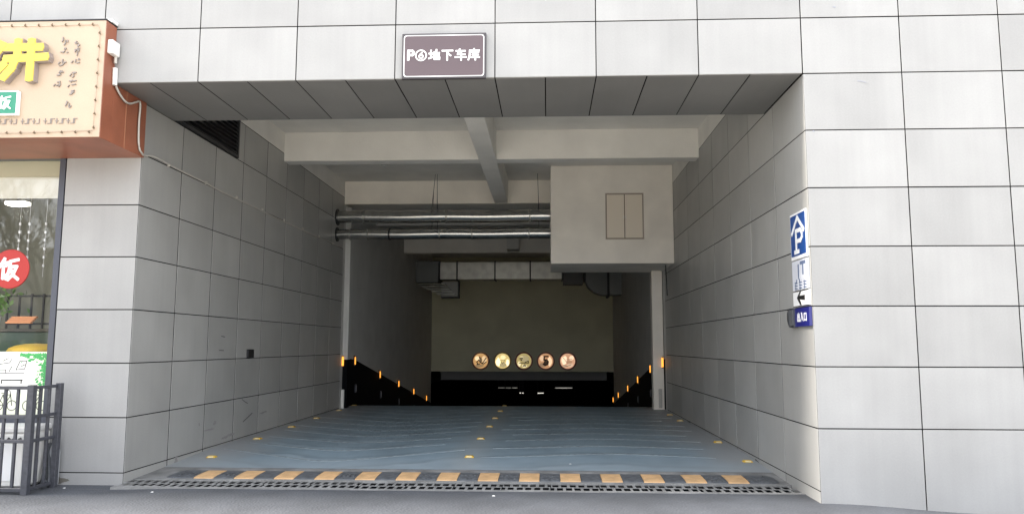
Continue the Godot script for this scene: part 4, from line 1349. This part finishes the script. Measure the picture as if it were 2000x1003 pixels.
# ---------------------------------------------------------------- shop
func make_shop() -> void:
	var up := Vector3.UP
	var t := thing("shop_window", Vector3(-2.7, 0.5, -0.75), "tall shop window with a dark grey frame left of the pier", "window")
	var s := st()
	bevel_box(s, Vector3(-1.385, -0.15, -0.84), Vector3(-1.315, 3.62, -0.70), 0.004)
	commit("mullion", s, m.frame_grey, t)
	s = st()
	box(s, Vector3(-1.315, -0.15, -0.9), Vector3(-1.2985, 3.62, -0.76))
	commit("seal", s, m.black_print, t)
	s = st()
	bevel_box(s, Vector3(-5.0, 0.50, -0.84), Vector3(-1.386, 0.60, -0.71), 0.004)
	commit("sill", s, m.frame_grey, t)
	s = st()
	bevel_box(s, Vector3(-5.0, 3.56, -0.84), Vector3(-1.386, 3.64, -0.71), 0.004)
	commit("head", s, m.frame_grey, t)
	s = st()
	box(s, Vector3(-5.0, 0.595, -0.79), Vector3(-1.38, 3.57, -0.782))
	commit("pane", s, m.glass, t)
	s = st()
	box(s, Vector3(-5.0, -0.3, -0.95), Vector3(-1.386, 0.50, -0.74))
	commit("apron_wall", s, m.white_paint, t)
	# the room behind
	s = st()
	box(s, Vector3(-8.0, -0.3, -4.3), Vector3(-1.0, 4.6, -4.1))
	box(s, Vector3(-1.15, -0.3, -4.1), Vector3(-1.0, 4.6, -1.41))
	box(s, Vector3(-8.2, -0.3, -4.1), Vector3(-8.0, 4.6, -0.8))
	box(s, Vector3(-8.0, 4.0, -4.1), Vector3(-1.2, 4.6, -0.75))
	structure("shop_room", s, mat(lin(0.22, 0.22, 0.17), 0.8), "dim room behind the shop window")
	s = st()
	box(s, Vector3(-8.0, -0.3, -4.1), Vector3(-1.3, -0.1, -0.95))
	structure("shop_floor", s, mat(lin(0.12, 0.11, 0.09), 0.5), "floor of the shop")
	# outer wall left of the window
	t = thing("plain_wall", Vector3(-8, 0, -0.9), "plain pale wall left of the shop window, outside the picture", "wall")
	s = st()
	box(s, Vector3(-14, -0.5, -1.4), Vector3(-5.0, 4.2, -0.76))
	commit("wall_face", s, m.stone0, t)
	# bulkhead at the head of the window: two pale bands
	t = thing("window_blind", Vector3(-2.6, 3.1, -0.9), "cream roller blind in two bands at the top of the shop window", "blind")
	s = st()
	box(s, Vector3(-4.9, 3.375, -0.90), Vector3(-1.40, 3.57, -0.86))
	commit("pelmet", s, mat(lin(0.44, 0.42, 0.30), 0.7), t)
	s = st()
	box(s, Vector3(-4.9, 3.12, -0.885), Vector3(-1.41, 3.374, -0.88))
	commit("blind_cloth", s, mat(lin(0.62, 0.62, 0.54), 0.7), t)
	# ceiling lamp
	var lp := Vector3(-3.0, 3.33, -2.3)
	t = thing("shop_lamp", lp, "white panel lamp inside the shop seen through the window", "lamp")
	s = st()
	bevel_box(s, lp - Vector3(0.14, 0.025, 0.08), lp + Vector3(0.14, 0.025, 0.08), 0.01)
	commit("lamp_panel", s, glow(Color(1, 0.98, 0.93), 1.4), t)
	s = st()
	box(s, lp + Vector3(-0.01, 0.03, -0.01), lp + Vector3(0.01, 0.65, 0.01))
	commit("stem", s, m.dark_metal, t)
	var l := OmniLight3D.new()
	l.name = "lamp_light"
	l.light_energy = 0.3
	l.light_size = 0.12
	l.omni_range = 8
	l.omni_attenuation = 2.0
	l.shadow_enabled = true
	t.add_child(l)
	l.position = Vector3(0, -0.1, 0)
	# things in the window
	t = thing("wooden_board", Vector3(-1.95, 1.6, -1.1), "slatted orange wooden board hanging in the shop window", "board")
	for k in 4:
		s = st()
		bevel_box(s, Vector3(-2.17 + k * 0.008, 1.655 + k * 0.022, -1.12 - k * 0.02), Vector3(-1.86 + k * 0.008, 1.674 + k * 0.022, -1.08 - k * 0.02), 0.002)
		commit("slat", s, mat(lin(0.62, 0.26, 0.10), 0.5), t)
	t = thing("display_rack", Vector3(-1.8, 1.6, -1.7), "dark rack of upright bars behind the red disc in the shop", "rack")
	for k in 7:
		s = st()
		box(s, Vector3(-2.75 + k * 0.16, 1.60, -1.90), Vector3(-2.73 + k * 0.16, 2.06, -1.88))
		commit("bar", s, m.dark_metal, t)
	for y in [1.66, 2.02]:
		s = st()
		box(s, Vector3(-2.76, y, -1.915), Vector3(-1.70, y + 0.025, -1.901))
		commit("rail", s, m.dark_metal, t)
	s = st()
	bevel_box(s, Vector3(-2.15, 2.12, -1.93), Vector3(-1.80, 2.40, -1.90), 0.006)
	commit("back_board", s, m.frame_grey, t)
	t = thing("pot_plant", Vector3(-2.75, 1.6, -1.6), "leafy green pot plant on the counter at the left edge of the shop window", "plant")
	s = st()
	for k in 160:
		var c := Vector3(-2.75 + rng.randfn(0, 0.13), 1.93 + rng.randfn(0, 0.11), -1.65 + rng.randfn(0, 0.1))
		var e := Vector3(rng.randfn(0, 1), rng.randfn(0, 1), rng.randfn(0, 1)).normalized() * 0.05
		var g := e.cross(Vector3(rng.randfn(0, 1), rng.randfn(0, 1), rng.randfn(0, 1)).normalized()) * 0.5
		quad(s, c - e, c + g, c + e, c - g)
	commit("foliage", s, mat(lin(0.10, 0.22, 0.03), 0.6), t)
	s = st()
	lathe(s, Vector3(-2.75, 1.601, -1.65), Vector3.UP, [Vector2(0.0, 0.0), Vector2(0.07, 0.0), Vector2(0.09, 0.16), Vector2(0.0, 0.15)], 16)
	commit("pot", s, m.white_print, t)
	t = thing("counter", Vector3(-2.4, -0.1, -1.6), "dark green counter behind the shop window", "counter")
	s = st()
	bevel_box(s, Vector3(-4.2, -0.1, -2.0), Vector3(-1.55, 1.56, -1.4), 0.01)
	commit("counter_body", s, mat(lin(0.03, 0.06, 0.035), 0.5), t)
	s = st()
	bevel_box(s, Vector3(-4.22, 1.56, -2.02), Vector3(-1.53, 1.60, -1.38), 0.006)
	commit("counter_top", s, mat(lin(0.05, 0.045, 0.03), 0.4), t)
	t = thing("yellow_cushion", Vector3(-1.75, 1.3, -1.05), "yellow cushion just above the poster in the shop window", "cushion")
	s = st()
	var prof := []
	for k in 9:
		var a := PI * k / 8.0
		prof.append(Vector2(0.30 * sin(a), 0.09 * -cos(a)))
	lathe(s, Vector3(-1.78, 1.33, -1.10), Vector3.UP, prof, 20, true)
	commit("cushion_body", s, mat(lin(0.62, 0.40, 0.05), 0.7), t)
	for k in 3:
		var bx: float = [-1.905, -1.70, -2.02][k]
		t = thing("bead_string", Vector3(bx, 2.6, -1.0), ["string of white beads hanging left of the red disc's top", "longest string of white beads, right of the red disc", "string of white beads at the left edge of the shop window"][k], "bead string", "bead strings in the shop window")
		s = st()
		tube(s, [Vector3(bx, 3.2, -1.0), Vector3(bx, 2.3 - 0.1 * k, -1.0)], 0.002, -1, 4)
		commit("string", s, m.white_print, t)
		for q in 6:
			s = st()
			tube(s, [Vector3(bx, 2.85 - q * 0.1, -1.0), Vector3(bx, 2.82 - q * 0.1, -1.0)], 0.012, -1, 6)
			commit("bead", s, m.white_print, t)
	# red disc
	t = thing("red_disc", Vector3(-1.937, 2.27, -0.775), "round red sign with a white character stuck on the shop window", "sign")
	s = st()
	lathe(s, Vector3(-1.937, 2.272, -0.781), Vector3.BACK, [Vector2(0.227, 0.0), Vector2(0.227, 0.010), Vector2(0.222, 0.014), Vector2(0.0, 0.014)], 40)
	commit("disc", s, m.red, t)
	s = st()
	brush(s, frame_of(Vector3(0, 0, -0.767), Vector3.RIGHT, up), G_FAN, 0.25, 0.036, 0.004, Vector2(-2.075, 2.145))
	commit("lettering", s, m.white_print, t)
	# poster
	t = thing("poster", Vector3(-2.0, 0.62, -0.775), "pale poster with line drawings and green leaves low on the shop window", "poster")
	s = st()
	box(s, Vector3(-2.9, 0.62, -0.781), Vector3(-1.405, 1.325, -0.777))
	commit("sheet", s, mat(lin(0.82, 0.84, 0.66), 0.6), t)
	s = st()
	box(s, Vector3(-2.9, 0.86, -0.7768), Vector3(-1.60, 1.27, -0.7758))
	commit("inner_sheet", s, mat(lin(0.88, 0.87, 0.80), 0.6), t)
	var f := frame_of(Vector3(0, 0, -0.777), Vector3.RIGHT, up)
	s = st()
	for k in 190:
		var a := rng.randf()
		var px: float
		var py: float
		if a < 0.45:
			px = rng.randf_range(-1.74, -1.42)
			py = 1.315 - absf(rng.randfn(0, 0.04))
		else:
			px = -1.41 - absf(rng.randfn(0, 0.06))
			py = rng.randf_range(0.92, 1.3)
		var an := rng.randf() * TAU
		var sz := rng.randf_range(0.012, 0.032)
		var e := Vector2(cos(an), sin(an)) * sz
		var pe := Vector2(-e.y, e.x) * 0.45
		var c := Vector2(minf(px, -1.44), minf(py, 1.29))
		plate(s, f, PackedVector2Array([c - e, c + pe, c + e, c - pe]), 0.0, 0.0018 + k * 0.00001)
	commit("leaf_print", s, mat(lin(0.06, 0.36, 0.10), 0.6), t)
	s = st()
	var g := f.translated_local(Vector3(0, 0, 0.0014))
	# a cart, a bench and two bicycles in thin dark lines
	strokes(s, g, [[-200, 108, -168, 108], [-200, 118, -186, 120, -184, 124], [-178, 112, -168, 113, -166, 122, -174, 122, -178, 112], [-200, 112, -190, 112, -190, 109], [-186, 110, -183, 116], [-194, 122, -188, 125], [-172, 116, -168, 118]], 1.0, 0.008, 0.001)
	strokes(s, g, [[-194, 100.5, -170, 100.5], [-194, 100, -194, 97], [-171, 100, -171, 97]], 1.0, 0.014, 0.001)
	for bx in [-196.0, -162.0]:
		for wx in [0.0, 16.0]:
			var wh := []
			for k in 13:
				wh.append(bx + wx + 5.5 * cos(TAU * k / 12))
				wh.append(72 + 5.5 * sin(TAU * k / 12))
			strokes(s, g, [wh], 1.0, 0.007, 0.001)
		strokes(s, g, [[bx, 72, bx + 5, 84, bx + 14, 84, bx + 8, 73, bx + 5, 84], [bx + 16, 72, bx + 13, 88, bx + 10, 90], [bx + 3, 86, bx + 8, 86], [bx, 72, bx + 8, 73]], 1.0, 0.008, 0.001)
	commit("line_drawing", s, m.black_print, t)

# ---------------------------------------------------------------- fence and what stands behind it
func make_fence() -> void:
	var t := thing("railing", Vector3(-1.9, -0.13, -0.12), "grey steel corner railing in front of the shop window", "railing")
	var x := -1.128
	var z := -0.12
	var yb := -0.135
	var yt := 0.985
	var h := 0.032
	var post := func(px: float, pz: float, w: float) -> void:
		var s := st()
		bevel_box(s, Vector3(px - w, yb, pz - w), Vector3(px + w, yt, pz + w), 0.004)
		commit("post", s, m.fence_grey, t)
	post.call(x, z, 0.034)
	post.call(-1.105, -0.545, 0.03)
	post.call(-3.0, z, 0.034)
	var ys := [0.955, 0.655, 0.405, -0.085]
	for y in ys:
		var s := st()
		bevel_box(s, Vector3(-2.966, y - 0.018, z - 0.02), Vector3(x - 0.0345, y + 0.018, z + 0.02), 0.003)
		commit("rail", s, m.fence_grey, t)
		s = st()
		bevel_box(s, Vector3(x - 0.018, y - 0.016, -0.514), Vector3(x + 0.02, y + 0.016, z - 0.0345), 0.003)
		commit("rail", s, m.fence_grey, t)
	for k in 13:
		var s := st()
		var bx := -1.275 - k * 0.135
		bevel_box(s, Vector3(bx - 0.014, -0.067, z - 0.014), Vector3(bx + 0.014, 0.937, z + 0.014), 0.003)
		commit("baluster", s, m.fence_grey, t)
	for bz in [-0.26, -0.405]:
		var s := st()
		bevel_box(s, Vector3(x - 0.014, -0.069, bz - 0.014), Vector3(x + 0.016, 0.939, bz + 0.014), 0.003)
		commit("baluster", s, m.fence_grey, t)
	# chest freezer
	t = thing("chest_freezer", Vector3(-1.75, -0.13, -0.45), "white chest freezer behind the grey railing", "freezer")
	var s := st()
	bevel_box(s, Vector3(-2.35, -0.09, -0.70), Vector3(-1.27, 0.47, -0.26), 0.02)
	commit("cabinet", s, m.white_paint, t)
	s = st()
	bevel_box(s, Vector3(-2.36, 0.474, -0.705), Vector3(-1.26, 0.535, -0.25), 0.012)
	commit("lid", s, mat(lin(0.70, 0.70, 0.69), 0.4), t)
	s = st()
	plate(s, frame_of(Vector3(0, 0, -0.262), Vector3.RIGHT, Vector3.UP), rounded(Vector2(-2.25, -0.02), Vector2(-1.36, 0.36), 0.04), 0.0, 0.012)
	commit("front_panel", s, m.white_print, t)
	s = st()
	brush(s, frame_of(Vector3(0, 0, -0.2595), Vector3.RIGHT, Vector3.UP), [[-157, 39, -153, 42, -149, 39], [-147, 39, -144, 42, -141, 40, -138, 42, -136, 39], [-133, 41, -131, 42, -130, 39]], 1.0, 0.016, 0.003)
	commit("lettering", s, m.black_print, t)
	for fx in [-2.2, -1.42]:
		s = st()
		box(s, Vector3(fx - 0.03, -0.14, -0.5), Vector3(fx + 0.03, -0.085, -0.3))
		commit("foot", s, m.dark_metal, t)
	# folded trolley and a grey jug by the pier
	t = thing("folded_trolley", Vector3(-1.2, -0.13, -0.5), "black folded trolley between the railing and the freezer", "trolley")
	s = st()
	plate(s, frame_of(Vector3(-1.20, 0, -0.60), Vector3(0.75, 0, 0.66).normalized(), Vector3.UP), PackedVector2Array([Vector2(-0.06, 0.31), Vector2(-0.02, 0.33), Vector2(0.05, 0.16), Vector2(0.10, 0.02), Vector2(0.11, -0.10), Vector2(0.02, -0.13), Vector2(0.0, 0.02), Vector2(0.02, 0.12)]), -0.03, 0.03)
	commit("bag", s, m.black_rubber, t)
	s = st()
	tube(s, [Vector3(-1.22, -0.12, -0.5), Vector3(-1.20, 0.1, -0.53), Vector3(-1.24, 0.40, -0.60)], 0.012, -1, 8)
	commit("handle", s, m.dark_metal, t)
	for wz in [-0.46, -0.56]:
		s = st()
		lathe(s, Vector3(-1.17, -0.09, wz), Vector3.RIGHT, [Vector2(0.0, 0.0), Vector2(0.045, 0.0), Vector2(0.05, 0.015), Vector2(0.045, 0.03), Vector2(0.0, 0.03)], 16)
		commit("wheel", s, m.black_rubber, t)
	t = thing("water_jug", Vector3(-1.16, -0.13, -0.62), "grey jug at the foot of the pier behind the railing", "jug")
	s = st()
	lathe(s, Vector3(-1.165, -0.13, -0.625), Vector3.UP, [Vector2(0.0, 0.0), Vector2(0.05, 0.0), Vector2(0.055, 0.03), Vector2(0.055, 0.36), Vector2(0.04, 0.43), Vector2(0.022, 0.46), Vector2(0.022, 0.50), Vector2(0.0, 0.50)], 18, true)
	commit("jug_body", s, mat(lin(0.42, 0.43, 0.45), 0.3), t)

# ---------------------------------------------------------------- across the street, seen mirrored in the shop window
func branch(s: SurfaceTool, o: Vector3, d: Vector3, len: float, r: float, depth: int, rg: RandomNumberGenerator) -> void:
	var p := [o]
	var q := o
	var dd := d
	for k in 3:
		dd = (dd + Vector3(rg.randfn(0, 0.10), 0.05, rg.randfn(0, 0.10))).normalized()
		q += dd * len / 3.0
		p.append(q)
	tube(s, p, r, r * 0.62, 6 if depth > 2 else 4, false)
	if depth <= 0:
		return
	for k in (3 if depth > 1 else 4):
		var side := Vector3(rg.randfn(0, 1), rg.randfn(0.25, 0.4), rg.randfn(0, 1)).normalized()
		branch(s, p[2 + (k % 2)], (dd + side * 0.85).normalized(), len * rg.randf_range(0.6, 0.8), r * 0.55, depth - 1, rg)

func make_street() -> void:
	var rg := RandomNumberGenerator.new()
	rg.seed = 5
	var at := [Vector3(-10.6, -0.2, 12.6), Vector3(-13.5, -0.2, 14.5), Vector3(-16.0, -0.2, 11.5)]
	var lab := ["bare street tree across the road, nearest the garage", "bare street tree across the road, farthest back", "bare street tree across the road, farthest left"]
	for i in 3:
		var t := thing("bare_tree", at[i], lab[i], "tree", "bare trees across the road")
		var s := st()
		tube(s, [at[i], at[i] + Vector3(0.05, 1.4, 0), at[i] + Vector3(0.0, 2.9, 0.05)], 0.17, 0.12, 9)
		commit("trunk", s, m.bark, t)
		s = st()
		for k in 5:
			var a := TAU * k / 5.0 + rg.randf()
			branch(s, at[i] + Vector3(0, 2.5 + 0.1 * k, 0.04), Vector3(cos(a) * 0.55, 1.0, sin(a) * 0.55).normalized(), 1.9, 0.085, 4, rg)
		commit("crown", s, m.bark, t)
	var t := thing("clipped_hedge", Vector3(-13, -0.2, 16.5), "dark green hedge behind the bare trees across the road", "hedge")
	var s := st()
	for k in 2600:
		var c := Vector3(rg.randf_range(-24, -6), rg.randf_range(-0.2, 1.5), 16.5 + rg.randfn(0, 0.45))
		var e := Vector3(rg.randfn(0, 1), rg.randfn(0, 1), rg.randfn(0, 1)).normalized() * 0.16
		var g := e.cross(Vector3(rg.randfn(0, 1), rg.randfn(0, 1), rg.randfn(0, 1)).normalized())
		quad(s, c - e, c + g, c + e, c - g)
	commit("foliage", s, m.leaf, t)
	t = thing("long_building", Vector3(-14, 0, 26), "long grey building far across the road", "building")
	s = st()
	box(s, Vector3(-40, -0.3, 26), Vector3(-4, 6.0, 36))
	commit("wall_face", s, mat(lin(0.22, 0.21, 0.19), 0.8), t)
	for k in 14:
		s = st()
		box(s, Vector3(-38 + k * 2.4, 1.4, 25.95), Vector3(-36.6 + k * 2.4, 3.2, 25.99))
		commit("window_pane", s, m.frame_grey, t)
